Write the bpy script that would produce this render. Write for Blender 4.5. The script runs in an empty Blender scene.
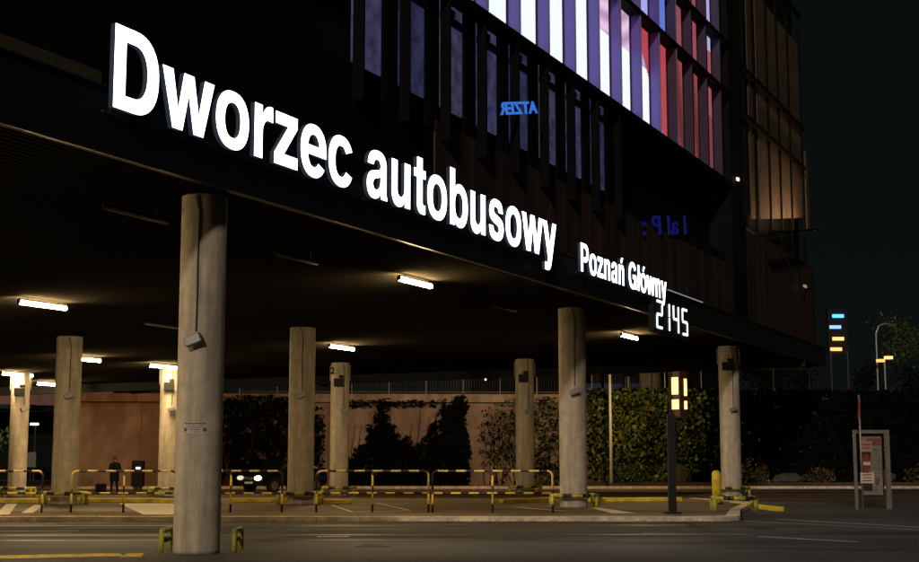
import bpy, bmesh, math, random
from mathutils import Vector, Matrix
R = math.radians
random.seed(7)
S = bpy.context.scene
COL = S.collection

# ------------------------------------------------------------------ camera
cam = bpy.data.cameras.new('camera')
cam.sensor_width = 36
cam.lens = 36 * 1360 / 919
cam.clip_start = .1
cam.clip_end = 2000
co = bpy.data.objects.new('camera', cam)
COL.objects.link(co)
co.location = (0, 0, 1.6)
co.rotation_euler = (R(90 + 7.4), 0, 0)
S.camera = co
S.render.resolution_x, S.render.resolution_y = 1024, 626

# ------------------------------------------------------------------ night sky, faint city glow
SUN_EL, SUN_AZ = 20, 12         # height, and degrees left of straight behind the camera
W = bpy.data.worlds.new('World')
S.world = W
W.use_nodes = True
nt = W.node_tree
nt.nodes.clear()
sky = nt.nodes.new('ShaderNodeTexSky')
sky.sky_type = 'NISHITA'
sky.sun_disc = False
sky.sun_elevation = R(SUN_EL)
sky.sun_rotation = R(180 + SUN_AZ)
b1 = nt.nodes.new('ShaderNodeBackground')
b1.inputs[1].default_value = .0002
nt.links.new(sky.outputs[0], b1.inputs[0])
b2 = nt.nodes.new('ShaderNodeBackground')
b2.inputs[0].default_value = (.0024, .0037, .0031, 1)
b2.inputs[1].default_value = 1
ad = nt.nodes.new('ShaderNodeAddShader')
wo = nt.nodes.new('ShaderNodeOutputWorld')
nt.links.new(b1.outputs[0], ad.inputs[0])
nt.links.new(b2.outputs[0], ad.inputs[1])
nt.links.new(ad.outputs[0], wo.inputs[0])

# the street lighting behind the photographer, as one weak warm sun
sl = bpy.data.lights.new('sun', 'SUN')
sl.energy = 1.05
sl.angle = R(3)
sl.color = (1, .84, .68)
so = bpy.data.objects.new('sun', sl)
COL.objects.link(so)
_a, _e = R(SUN_AZ), R(SUN_EL)
_to = Vector((-math.sin(_a) * math.cos(_e), -math.cos(_a) * math.cos(_e), math.sin(_e)))
so.rotation_euler = _to.to_track_quat('Z', 'Y').to_euler()
so.location = (-8, -10, 30)

S.view_settings.view_transform = 'Standard'
S.view_settings.look = 'None'
S.view_settings.exposure = 0
S.view_settings.gamma = 1
S.view_settings.use_curve_mapping = False
S.cycles.max_bounces = 6
S.cycles.use_denoising = True
S.cycles.sample_clamp_indirect = 4

# ------------------------------------------------------------------ materials
def mat(name, col, rough=.7, metal=0, emit=None, es=0, noise=None, bump=None, spec=.5):
    """noise=(scale, amount[, colour2]); bump=(scale, strength)"""
    m = bpy.data.materials.new(name)
    m.use_nodes = True
    n, l = m.node_tree.nodes, m.node_tree.links
    p = n['Principled BSDF']
    p.inputs['Base Color'].default_value = (*col, 1)
    p.inputs['Roughness'].default_value = rough
    p.inputs['Metallic'].default_value = metal
    p.inputs['Specular IOR Level'].default_value = spec
    if emit:
        p.inputs['Emission Color'].default_value = (*emit, 1)
        p.inputs['Emission Strength'].default_value = es
    tc = n.new('ShaderNodeTexCoord')
    if noise:
        sc, amt = noise[:2]
        c2 = noise[2] if len(noise) > 2 else tuple(c * (1 - amt) for c in col)
        t1 = n.new('ShaderNodeTexNoise'); t1.inputs['Scale'].default_value = sc
        t1.inputs['Detail'].default_value = 8; t1.inputs['Roughness'].default_value = .65
        l.new(tc.outputs['Object'], t1.inputs['Vector'])
        r = n.new('ShaderNodeValToRGB')
        r.color_ramp.elements[0].position = .35; r.color_ramp.elements[1].position = .68
        r.color_ramp.elements[0].color = (*c2, 1)
        r.color_ramp.elements[1].color = (*[min(1, c * (1 + amt * .3)) for c in col], 1)
        l.new(t1.outputs[0], r.inputs[0])
        l.new(r.outputs[0], p.inputs['Base Color'])
    if bump:
        t2 = n.new('ShaderNodeTexNoise'); t2.inputs['Scale'].default_value = bump[0]
        t2.inputs['Detail'].default_value = 5
        l.new(tc.outputs['Object'], t2.inputs['Vector'])
        b = n.new('ShaderNodeBump'); b.inputs['Strength'].default_value = bump[1]
        b.inputs['Distance'].default_value = .02
        l.new(t2.outputs[0], b.inputs['Height'])
        l.new(b.outputs[0], p.inputs['Normal'])
    return m

def stripes(name, axis, period, ca, cb, phase=0.):
    m = mat(name, ca, .5)
    n, l = m.node_tree.nodes, m.node_tree.links
    tc = n.new('ShaderNodeTexCoord'); sp = n.new('ShaderNodeSeparateXYZ')
    l.new(tc.outputs['Object'], sp.inputs[0])
    a = n.new('ShaderNodeMath'); a.operation = 'MULTIPLY_ADD'
    a.inputs[1].default_value = 1 / period; a.inputs[2].default_value = phase + 100
    l.new(sp.outputs[axis], a.inputs[0])
    f = n.new('ShaderNodeMath'); f.operation = 'FRACT'; l.new(a.outputs[0], f.inputs[0])
    g = n.new('ShaderNodeMath'); g.operation = 'GREATER_THAN'; g.inputs[1].default_value = .55
    l.new(f.outputs[0], g.inputs[0])
    t1 = n.new('ShaderNodeTexNoise'); t1.inputs['Scale'].default_value = 9; t1.inputs['Detail'].default_value = 6
    l.new(tc.outputs['Object'], t1.inputs['Vector'])
    w = n.new('ShaderNodeMix'); w.data_type = 'RGBA'
    w.inputs[6].default_value = (*ca, 1); w.inputs[7].default_value = (*[c * .55 for c in ca], 1)
    rr = n.new('ShaderNodeMapRange'); rr.inputs[1].default_value = .5; rr.inputs[2].default_value = .75
    l.new(t1.outputs[0], rr.inputs[0]); l.new(rr.outputs[0], w.inputs[0])
    x = n.new('ShaderNodeMix'); x.data_type = 'RGBA'
    l.new(w.outputs[2], x.inputs[6]); x.inputs[7].default_value = (*cb, 1)
    l.new(g.outputs[0], x.inputs[0])
    l.new(x.outputs[2], n['Principled BSDF'].inputs['Base Color'])
    return m

def ground_mat(name, c1, c2, sc=.25, rough=.75, patch=None):
    m = mat(name, c1, rough, spec=.12)
    n, l = m.node_tree.nodes, m.node_tree.links
    p = n['Principled BSDF']
    tc = n.new('ShaderNodeTexCoord')
    mp = n.new('ShaderNodeMapping'); mp.inputs['Scale'].default_value = (.35, 1, 1)
    l.new(tc.outputs['Object'], mp.inputs[0])
    big = n.new('ShaderNodeTexNoise'); big.inputs['Scale'].default_value = sc; big.inputs['Detail'].default_value = 4
    l.new(mp.outputs[0], big.inputs['Vector'])
    fine = n.new('ShaderNodeTexNoise'); fine.inputs['Scale'].default_value = 22; fine.inputs['Detail'].default_value = 8
    fine.inputs['Roughness'].default_value = .8
    l.new(tc.outputs['Object'], fine.inputs['Vector'])
    r1 = n.new('ShaderNodeMapRange'); r1.inputs[1].default_value = .38; r1.inputs[2].default_value = .62
    l.new(big.outputs[0], r1.inputs[0])
    x = n.new('ShaderNodeMix'); x.data_type = 'RGBA'
    x.inputs[6].default_value = (*c1, 1); x.inputs[7].default_value = (*c2, 1)
    l.new(r1.outputs[0], x.inputs[0])
    y = n.new('ShaderNodeMix'); y.data_type = 'RGBA'; y.blend_type = 'MULTIPLY'; y.inputs[0].default_value = 1
    r2 = n.new('ShaderNodeMapRange'); r2.inputs[1].default_value = .3; r2.inputs[2].default_value = .7
    r2.inputs[3].default_value = .05; r2.inputs[4].default_value = 2.3
    l.new(fine.outputs[0], r2.inputs[0])
    l.new(x.outputs[2], y.inputs[6]); l.new(r2.outputs[0], y.inputs[7])
    l.new(y.outputs[2], p.inputs['Base Color'])
    b = n.new('ShaderNodeBump'); b.inputs['Strength'].default_value = .6; b.inputs['Distance'].default_value = .01
    l.new(fine.outputs[0], b.inputs['Height']); l.new(b.outputs[0], p.inputs['Normal'])
    r3 = n.new('ShaderNodeMapRange'); r3.inputs[1].default_value = .4; r3.inputs[2].default_value = .65
    r3.inputs[3].default_value = rough - .2; r3.inputs[4].default_value = rough + .1
    l.new(big.outputs[0], r3.inputs[0]); l.new(r3.outputs[0], p.inputs['Roughness'])
    return m

M = {}
M['road'] = ground_mat('asphalt', (.075, .073, .07), (.04, .04, .04), .22, .8)
M['platform'] = ground_mat('worn_paving', (.15, .11, .065), (.085, .062, .036), .3, .8)
M['far_ground'] = ground_mat('far_asphalt', (.12, .085, .06), (.08, .06, .045), .2, .8)
M['kerb'] = mat('kerb_concrete', (.8, .66, .5), .85, noise=(5, .45), bump=(40, .3))
M['concrete'] = mat('column_concrete', (.56, .49, .38), .8, noise=(2.6, .3), bump=(60, .5))
M['wall'] = mat('retaining_wall_concrete', (.34, .265, .205), .9, noise=(.5, .5), bump=(12, .4))
M['wall_band'] = mat('parapet_concrete', (.42, .33, .26), .9, noise=(2, .35))
M['black'] = mat('black_metal', (.009, .009, .010), .6, spec=.2)
M['dark'] = mat('dark_grey_metal', (.05, .05, .05), .5, .3)
M['grey'] = mat('grey_metal', (.25, .25, .25), .45, .5)
M['pale'] = mat('pale_paint', (.6, .58, .54), .5)
M['fascia'] = mat('fascia_panel', (.010, .0125, .014), .42, noise=(3, .3))
M['trim'] = mat('aluminium_trim', (.05, .05, .045), .4, .4)
M['bldg'] = mat('dark_facade', (.006, .008, .0075), .8, noise=(.6, .3), spec=.1)
M['fin'] = mat('fin_metal', (.11, .08, .33), .45, .3)
M['fin_red'] = mat('fin_metal_dark', (.035, .02, .06), .5, .2)  # shaded copy of the fin metal, dimmer screen light put into its colour
M['fin_dark'] = mat('fin_edge', (.005, .006, .006), .8, spec=.08)
M['glassdark'] = mat('dark_glass', (.006, .008, .008), .12, 0)
M['yellow'] = mat('yellow_paint', (.85, .64, .03), .5, noise=(4, .45))
M['yelgreen'] = mat('guard_yellow', (.42, .4, .05), .5, noise=(7, .4))
M['white_line'] = mat('road_paint_white', (.7, .66, .62), .7, noise=(7, .7))
M['yellow_line'] = mat('road_paint_yellow', (.75, .6, .06), .7, noise=(5, .6, (.3, .24, .05)), spec=.1)
M['hatch'] = mat('pale_paving_paint', (.8, .72, .52), .8, noise=(6, .35))
M['stripe_x'] = stripes('hazard_stripe_along', 0, .5, (.8, .68, .22), (.03, .015, .012))
M['stripe_l'] = stripes('hazard_stripe_low', 0, .5, (.8, .6, .06), (.03, .015, .012), .3)
M['stripe_z'] = stripes('hazard_stripe_up', 2, .5, (.75, .55, .05), (.02, .015, .012), .55)
M['stripe_g'] = stripes('guard_stripe', 0, .6, (.46, .44, .06), (.03, .02, .02), .2)
M['letter'] = mat('lit_letter_face', (.8, .8, .8), .4, emit=(.86, .95, 1), es=5)
M['return'] = mat('letter_side', (.03, .033, .04), .45, emit=(.5, .7, 1), es=.03)
M['led'] = mat('clock_led', (.8, .8, .8), .4, emit=(.9, .96, 1), es=2.2)
M['tube'] = mat('lit_tube', (.9, .9, .8), .4, emit=(1, .71, .36), es=380)
M['tube_off'] = mat('unlit_tube', (.16, .16, .155), .4)
M['off_body'] = mat('unlit_housing', (.008, .008, .008), .7, spec=.1)
M['housing'] = mat('lamp_housing', (.35, .33, .3), .5)
M['leaf'] = mat('ivy_leaf', (.085, .125, .025), .5, noise=(1.1, .6, (.02, .04, .010)), spec=.3)
M['leaf_gold'] = mat('ivy_leaf_yellowing', (.26, .24, .04), .45, noise=(.9, .7, (.03, .05, .015)))
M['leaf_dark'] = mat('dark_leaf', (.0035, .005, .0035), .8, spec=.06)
M['leaf_brown'] = mat('dry_ivy_leaf', (.11, .075, .035), .6, noise=(1.2, .6, (.035, .035, .015)))
M['bark'] = mat('bark', (.07, .05, .04), .9)
M['stem'] = mat('ivy_stem', (.06, .03, .024), .9)
M['cloth'] = mat('black_clothing', (.004, .005, .007), .85, spec=.2)
M['skin'] = mat('skin', (.35, .2, .14), .6)
M['hair'] = mat('dark_hair', (.012, .009, .007), .6)
M['carpaint'] = mat('dark_car_paint', (.012, .014, .02), .25, .2)
M['rubber'] = mat('tyre_rubber', (.012, .012, .012), .8)
M['stone'] = mat('pale_stone', (.06, .052, .044), .9, noise=(6, .4))

def streaked(m, c_dark, scale=(1.2, 1.2, .12), lo=.4, hi=.62, amt=.7):
    """multiply the base colour by run-down stains"""
    n, l = m.node_tree.nodes, m.node_tree.links
    p = n['Principled BSDF']
    src = p.inputs['Base Color'].links[0].from_socket
    tc = n.new('ShaderNodeTexCoord'); mp = n.new('ShaderNodeMapping'); mp.inputs['Scale'].default_value = scale
    l.new(tc.outputs['Object'], mp.inputs[0])
    t = n.new('ShaderNodeTexNoise'); t.inputs['Scale'].default_value = 1; t.inputs['Detail'].default_value = 9; t.inputs['Roughness'].default_value = .7
    l.new(mp.outputs[0], t.inputs['Vector'])
    mr = n.new('ShaderNodeMapRange'); mr.inputs[1].default_value = lo; mr.inputs[2].default_value = hi
    mr.inputs[3].default_value = amt; mr.inputs[4].default_value = 0
    l.new(t.outputs[0], mr.inputs[0])
    x = n.new('ShaderNodeMix'); x.data_type = 'RGBA'
    l.new(mr.outputs[0], x.inputs[0]); l.new(src, x.inputs[6]); x.inputs[7].default_value = (*c_dark, 1)
    l.new(x.outputs[2], p.inputs['Base Color'])
streaked(M['wall'], (.13, .085, .06), (.5, .5, .22))
streaked(M['wall_band'], (.14, .10, .08), (1.5, 1.5, .4))
streaked(M['concrete'], (.22, .18, .13), (5, 5, .5), .35, .6, .6)
streaked(M['kerb'], (.25, .2, .15), (1.5, 3, 3), .38, .55, .5)

def emis(name, c, s):
    return mat(name, (.02, .02, .02), .5, emit=c, es=s)

# corrugated ceiling of narrow metal slats running along the fascia
def soffit_mat():
    m = mat('slatted_metal_ceiling', (.02, .018, .016), .9, 0, spec=0)
    n, l = m.node_tree.nodes, m.node_tree.links
    p = n['Principled BSDF']
    tc = n.new('ShaderNodeTexCoord')
    mp = n.new('ShaderNodeMapping'); mp.inputs['Rotation'].default_value = (0, 0, math.atan2(.8994, -.437) * 0 + R(25.9))
    l.new(tc.outputs['Object'], mp.inputs[0])
    sp = n.new('ShaderNodeSeparateXYZ'); l.new(mp.outputs[0], sp.inputs[0])
    a = n.new('ShaderNodeMath'); a.operation = 'MULTIPLY'; a.inputs[1].default_value = 2 * math.pi / .16
    l.new(sp.outputs[0], a.inputs[0])
    s = n.new('ShaderNodeMath'); s.operation = 'SINE'; l.new(a.outputs[0], s.inputs[0])
    b = n.new('ShaderNodeBump'); b.inputs['Strength'].default_value = .25; b.inputs['Distance'].default_value = .03
    l.new(s.outputs[0], b.inputs['Height']); l.new(b.outputs[0], p.inputs['Normal'])
    r = n.new('ShaderNodeMapRange'); r.inputs[1].default_value = -1; r.inputs[2].default_value = 1
    r.inputs[3].default_value = .25; r.inputs[4].default_value = 1.2
    l.new(s.outputs[0], r.inputs[0])
    x = n.new('ShaderNodeMix'); x.data_type = 'RGBA'; x.blend_type = 'MULTIPLY'; x.inputs[0].default_value = 1
    x.inputs[6].default_value = (.027, .0235, .018, 1); l.new(r.outputs[0], x.inputs[7])
    l.new(x.outputs[2], p.inputs['Base Color'])
    return m
M['soffit'] = soffit_mat()

def clad_mat():
    m = mat('ribbed_brown_cladding', (.10, .05, .045), .6)
    n, l = m.node_tree.nodes, m.node_tree.links
    p = n['Principled BSDF']
    tc = n.new('ShaderNodeTexCoord')
    mp = n.new('ShaderNodeMapping'); mp.inputs['Scale'].default_value = (1.3, 1.3, .12)
    l.new(tc.outputs['Object'], mp.inputs[0])
    t = n.new('ShaderNodeTexNoise'); t.inputs['Scale'].default_value = 1.2; t.inputs['Detail'].default_value = 5
    l.new(mp.outputs[0], t.inputs['Vector'])
    r = n.new('ShaderNodeValToRGB')
    r.color_ramp.elements[0].position = .35; r.color_ramp.elements[0].color = (.022, .013, .013, 1)
    r.color_ramp.elements[1].position = .7; r.color_ramp.elements[1].color = (.065, .033, .027, 1)
    l.new(t.outputs[0], r.inputs[0]); l.new(r.outputs[0], p.inputs['Base Color'])
    return m
M['clad'] = clad_mat()

# ------------------------------------------------------------------ mesh helpers
class MB:
    def __init__(s):
        s.v, s.f, s.m = [], [], []
    def add(s, vs, fs, mi=0):
        o = len(s.v)
        s.v += [tuple(v) for v in vs]
        s.f += [tuple(i + o for i in f) for f in fs]
        s.m += [mi] * len(fs)
        return s
    def hexa(s, p, mi=0):
        return s.add(p, [(0, 3, 2, 1), (4, 5, 6, 7), (0, 1, 5, 4), (1, 2, 6, 5), (2, 3, 7, 6), (3, 0, 4, 7)], mi)
    def box(s, x0, x1, y0, y1, z0, z1, mi=0):
        return s.hexa([(x0, y0, z0), (x1, y0, z0), (x1, y1, z0), (x0, y1, z0),
                       (x0, y0, z1), (x1, y0, z1), (x1, y1, z1), (x0, y1, z1)], mi)
    def obox(s, c, sx, sy, sz, rz=0, rx=0, mi=0, ry=0):
        m = Matrix.Translation(c) @ Matrix.Rotation(rz, 4, 'Z') @ Matrix.Rotation(rx, 4, 'X') @ Matrix.Rotation(ry, 4, 'Y')
        pts = [m @ Vector((a * sx / 2, b * sy / 2, d * sz / 2)) for d in (-1, 1) for a, b in ((-1, -1), (1, -1), (1, 1), (-1, 1))]
        return s.hexa(pts, mi)
    def tube(s, path, r, n=10, mi=0, cap=True):
        path = [Vector(p) for p in path]
        rs = r if isinstance(r, (list, tuple)) else [r] * len(path)
        base = len(s.v); up = None
        for i, p in enumerate(path):
            d = (path[min(i + 1, len(path) - 1)] - path[max(i - 1, 0)]).normalized()
            if up is None:
                up = d.orthogonal().normalized()
            up = (up - d * up.dot(d)).normalized()
            w = d.cross(up)
            for k in range(n):
                a = 2 * math.pi * k / n
                s.v.append(tuple(p + (up * math.cos(a) + w * math.sin(a)) * rs[i]))
        for i in range(len(path) - 1):
            for k in range(n):
                a, b = base + i * n + k, base + i * n + (k + 1) % n
                s.f.append((a, b, b + n, a + n)); s.m.append(mi)
        if cap:
            s.f.append(tuple(base + k for k in reversed(range(n)))); s.m.append(mi)
            e = base + (len(path) - 1) * n
            s.f.append(tuple(e + k for k in range(n))); s.m.append(mi)
        return s
    def prism(s, poly, z0, z1, mi=0):
        n = len(poly)
        vs = [(x, y, z0) for x, y in poly] + [(x, y, z1) for x, y in poly]
        fs = [tuple(reversed(range(n))), tuple(range(n, 2 * n))] + [(i, (i + 1) % n, n + (i + 1) % n, n + i) for i in range(n)]
        return s.add(vs, fs, mi)
    def build(s, name, mats, parent=None, loc=None, smooth=False, bevel=0):
        if not isinstance(mats, (list, tuple)):
            mats = [mats]
        o = Vector((0, 0, 0))
        if parent is not None:
            o = parent_world(parent)
        if loc is not None:
            o = Vector(loc)
        me = bpy.data.meshes.new(name)
        me.from_pydata([tuple(Vector(v) - o) for v in s.v], [], s.f)
        for m in mats:
            me.materials.append(m)
        me.polygons.foreach_set('material_index', s.m)
        if smooth:
            me.polygons.foreach_set('use_smooth', [True] * len(me.polygons))
        me.update()
        ob = bpy.data.objects.new(name, me)
        COL.objects.link(ob)
        if smooth:
            for p in me.polygons:
                if len(p.vertices) > 6:
                    p.use_smooth = False
        if parent is not None:
            ob.parent = parent
            ob.location = o - parent_world(parent)
        else:
            ob.location = o
        if bevel:
            b = ob.modifiers.new('bevel', 'BEVEL'); b.width = bevel; b.segments = 2; b.limit_method = 'ANGLE'
        return ob

WLOC = {}
def parent_world(o):
    v = Vector((0, 0, 0))
    while o is not None:
        v += Vector(o.location); o = o.parent
    return v

def tag(o, label=None, cat=None, group=None, kind=None):
    if label: o['label'] = label
    if cat: o['category'] = cat
    if group: o['group'] = group
    if kind: o['kind'] = kind
    return o

def thing(name, loc, label, cat, group=None):
    o = bpy.data.objects.new(name, None)
    o.empty_display_size = .3
    COL.objects.link(o)
    o.location = loc
    return tag(o, label, cat, group)

def structure(o):
    o['kind'] = 'structure'
    return o

def copy_thing(o, loc, parent=None):
    c = o.copy(); COL.objects.link(c)
    if parent is None:
        c.location = loc
    else:
        c.parent = parent
    for ch in list(o.children):
        copy_thing(ch, None, c)
    return c

def flat(name, poly, z, m):
    mb = MB(); mb.add([(x, y, z) for x, y in poly], [tuple(range(len(poly)))])
    cx = sum(p[0] for p in poly) / len(poly); cy = sum(p[1] for p in poly) / len(poly)
    return structure(mb.build(name, m, loc=(cx, cy, z)))

# ------------------------------------------------------------------ the fascia line and its frame
D = Vector((.4370, .8994, 0)); N = Vector((.8994, -.4370, 0)); O0 = Vector((-6.26, 18.09, 0))
def FP(t, z, off=0):
    return O0 + D * t + N * off + Vector((0, 0, z))
def fbox(mb, t0, t1, z0, z1, o0, o1, mi=0):
    return mb.hexa([FP(t0, z0, o1), FP(t1, z0, o1), FP(t1, z0, o0), FP(t0, z0, o0),
                    FP(t0, z1, o1), FP(t1, z1, o1), FP(t1, z1, o0), FP(t0, z1, o0)], mi)
def ceil_z(x, y):
    return 6.662 + .0373 * x - .0155 * y

# ------------------------------------------------------------------ ground
mb = MB(); mb.add([(-400, -60, 0), (400, -60, 0), (400, 700, 0), (-400, 700, 0)], [(0, 1, 2, 3)])
structure(mb.build('road', M['road']))
mb = MB(); mb.add([(-120, 52, .004), (120, 52, .004), (120, 300, .004), (-120, 300, .004)], [(0, 1, 2, 3)])
structure(mb.build('bus_yard', M['far_ground'], loc=(0, 52, .004)))

def plat_poly(inset=0.):
    x0, x1, y0, y1 = -40, 7.3 - inset, 34.9 + inset, 51 - inset
    r = 1.0
    pts = [(x0, y1), (x0, y0)]
    for k in range(0, 9):
        a = R(-90 + 90 * k / 8)
        pts.append((x1 - r + r * math.cos(a), y0 + r + r * math.sin(a)))
    pts += [(x1 + .9, 40.2), (x1 + 2.6, 46.2), (x1 + 1.4, y1)]
    return pts
mb = MB(); mb.prism(plat_poly(.3), 0.001, .116)
structure(mb.build('platform', M['platform'], loc=(0, 35, 0)))
# kerb stones round the platform
outer, inner = plat_poly(0)[1:], plat_poly(.3)[1:]
mb = MB()
def ring(a0, a1, b0, b1, n):
    for i in range(n):
        f0, f1 = i / n, (i + 1) / n
        L = (Vector(a1) - Vector(a0)).length
        g = min(.012 / max(L, .1), .02)
        f0 += g; f1 -= g
        P = lambda u, v, f: (u[0] + (v[0] - u[0]) * f, u[1] + (v[1] - u[1]) * f)
        q = [P(a0, a1, f0), P(a0, a1, f1), P(b0, b1, f1), P(b0, b1, f0)]
        j = random.uniform(-.004, .004)
        mb.prism(q, .002, .122 + j)
for i in range(len(outer) - 1):
    a0, a1, b0, b1 = outer[i], outer[i + 1], inner[i], inner[i + 1]
    n = max(1, round((Vector(a1) - Vector(a0)).length / 1.1)) if i not in range(1, 9) else 1
    ring(a0, a1, b0, b1, n)
structure(mb.build('kerb', M['kerb'], loc=(0, 35, 0)))
# far pavement in front of the wall
mb = MB(); mb.prism([(-60, 70.3), (60, 72.2), (60, 90), (-60, 90)], .002, .13)
structure(mb.build('far_pavement', M['far_ground'], loc=(0, 71, 0)))
mb = MB()
for i in range(-20, 40):
    x0, x1 = i * 1.0 + .01, i * 1.0 + .99
    y = lambda x: 69.98 + (x + 60) * .0158
    mb.prism([(x0, y(x0)), (x1, y(x1)), (x1, y(x1) + .3), (x0, y(x0) + .3)], .006, .14)
structure(mb.build('far_kerb', M['kerb'], loc=(0, 70, 0)))

# painted markings
def strip(a, b, w, m, z=.006, name='road_marking'):
    a, b = Vector((*a, 0)), Vector((*b, 0)); d = (b - a).normalized(); s = Vector((-d.y, d.x, 0)) * w / 2
    return flat(name, [(p.x, p.y) for p in (a - s, b - s, b + s, a + s)], z, m)
strip((-12, 20.9), (-5.62, 23.0), .75, M['yellow_line'])
strip((-12.5, 29.9), (-8.4, 30.45), .09, M['white_line'])
strip((-2.9, 28.15), (-2.25, 28.25), .22, M['white_line'])
strip((3.9, 29.45), (6.2, 28.95), .08, M['white_line'])
strip((6.1, 28.2), (7.6, 26.4), .14, M['white_line'])
strip((7.2, 35.1), (10.4, 30.6), .10, M['white_line'])
strip((8.3, 36.1), (11.6, 30.3), .14, M['white_line'])
strip((-4.9, 30.6), (-1.2, 31.1), .05, M['white_line'])
flat('road_marking', [(-5.5, 22.3), (-5.15, 22.4), (-5.3, 23.3), (-5.55, 23.2)], .010, M['yellow_line'])
# darker repair patches and wheel tracks on the asphalt
M['patch'] = mat('tar_patch', (.028, .027, .026), .6, noise=(8, .4))
def blob(cx, cy, rx, ry, z=.003, m=None, seed=1):
    rnd = random.Random(seed)
    pts = []
    for k in range(28):
        a = 2 * math.pi * k / 28
        q = 1 + rnd.uniform(-.12, .12)
        pts.append((cx + rx * q * math.cos(a), cy + ry * q * math.sin(a)))
    return flat('tar_patch', pts, z, m or M['patch'])
blob(4.0, 27.0, 1.6, .5, seed=2); blob(-4.5, 26.0, 2.6, .35, seed=3); blob(9.5, 29.5, 2.4, .8, seed=5)
strip((-40, 34.62), (6.2, 34.62), .34, M['patch'], .0045, 'gutter')
M['crack'] = mat('crack_sealant', (.012, .012, .012), .5)
def crack(pts, w, seed, z=.0065):
    rnd = random.Random(seed); mb = MB(); P = []
    for a, b in zip(pts[:-1], pts[1:]):
        for k in range(8):
            t = k / 8; P.append(Vector((a[0] + (b[0] - a[0]) * t + rnd.uniform(-.06, .06), a[1] + (b[1] - a[1]) * t + rnd.uniform(-.12, .12), z)))
    vs = []
    for p in P: vs += [p + Vector((0, w * rnd.uniform(.6, 1.4), 0)), p - Vector((0, w, 0))]
    mb.add(vs, [(2 * i, 2 * i + 1, 2 * i + 3, 2 * i + 2) for i in range(len(P) - 1)])
    structure(mb.build('crack', M['crack'], loc=P[0]))
crack([(-11, 27.2), (-6, 26.4), (-1, 27.6), (4, 26.6)], .05, 1); crack([(-3, 32.4), (3, 32.9), (9, 32.2)], .05, 2)
crack([(1.5, 24.0), (5, 24.6), (9, 23.9)], .04, 3); crack([(-9, 31.6), (-6.5, 31.9), (-3.3, 31.4)], .06, 4)
M['rail_line'] = mat('worn_tyre_polish', (.07, .068, .064), .45, noise=(3, .5))
for a, b, w in (((-14, 28.6), (12, 29.2), .35), ((-14, 26.9), (12, 27.3), .3), ((-14, 32.7), (9, 33.0), .3)):
    strip(a, b, w, M['rail_line'], .0025, 'tyre_track')
# manhole covers
for x, y, lb in ((-1.6, 25.3, 'round iron manhole cover in the road right of the big near column'), (6.9, 31.5, 'round iron manhole cover in the road at right')):
    mb = MB(); mb.tube([(x, y, .002), (x, y, .011)], .34, 28); g = mb.build('manhole_cover', M['patch'], loc=(x, y, .002)); tag(g, lb, 'manhole cover')
    mb = MB()
    for k in range(5): mb.box(x - .2, x + .2, y - .2 + k * .1 - .015, y - .2 + k * .1 + .015, .0115, .016)
    mb.build('ribs', M['crack'], g)
# leaves and litter along the kerb
rnd = random.Random(77); mb = MB()
for _ in range(160):
    x = rnd.uniform(-12, 7); y = 34.85 - abs(rnd.gauss(0, .35)); a = rnd.uniform(0, 6.28); q = rnd.uniform(.03, .09)
    mb.add([(x + q * math.cos(a + k * 1.57) * (1 if k % 2 else .6), y + q * math.sin(a + k * 1.57) * (1 if k % 2 else .6), .012 + rnd.uniform(0, .02)) for k in range(4)], [(0, 1, 2, 3)])
o = mb.build('litter', mat('dry_leaves', (.22, .14, .06), .8, noise=(3, .5)), loc=(-2, 34.5, 0)); tag(o, 'dry leaves and litter scattered in the gutter along the kerb', 'litter', kind='stuff')
# pale painted bays on the platform
zP = .122
strip((-13.3, 43.6), (-11.7, 37.3), .3, M['hatch'], zP, 'bay_marking')
flat('bay_marking', [(-11.1, 44.9), (-8.6, 44.9), (-7.3, 36.2), (-8.3, 36.2)], zP, M['hatch'])
strip((-14.5, 44.6), (-12.0, 36.2), .34, M['hatch'], zP, 'bay_marking')
for a, b in (((-3.95, 42.6), (-2.9, 37.3)), ((-2.9, 37.3), (-1.4, 38.6)), ((-1.4, 38.6), (-2.7, 44.8)), ((-3.5, 41.5), (-1.9, 40.6)), ((-3.3, 40.2), (-1.7, 39.6))):
    strip(a, b, .10, M['hatch'], zP + .0005 * int(a[1]), 'bay_marking')
strip((1.7, 41.6), (2.95, 38.4), .16, M['hatch'], zP, 'bay_marking')
flat('bay_marking', [(3.9, 41.2), (4.15, 41.2), (4.75, 37.2), (4.1, 36.9)], zP, M['hatch'])

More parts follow.
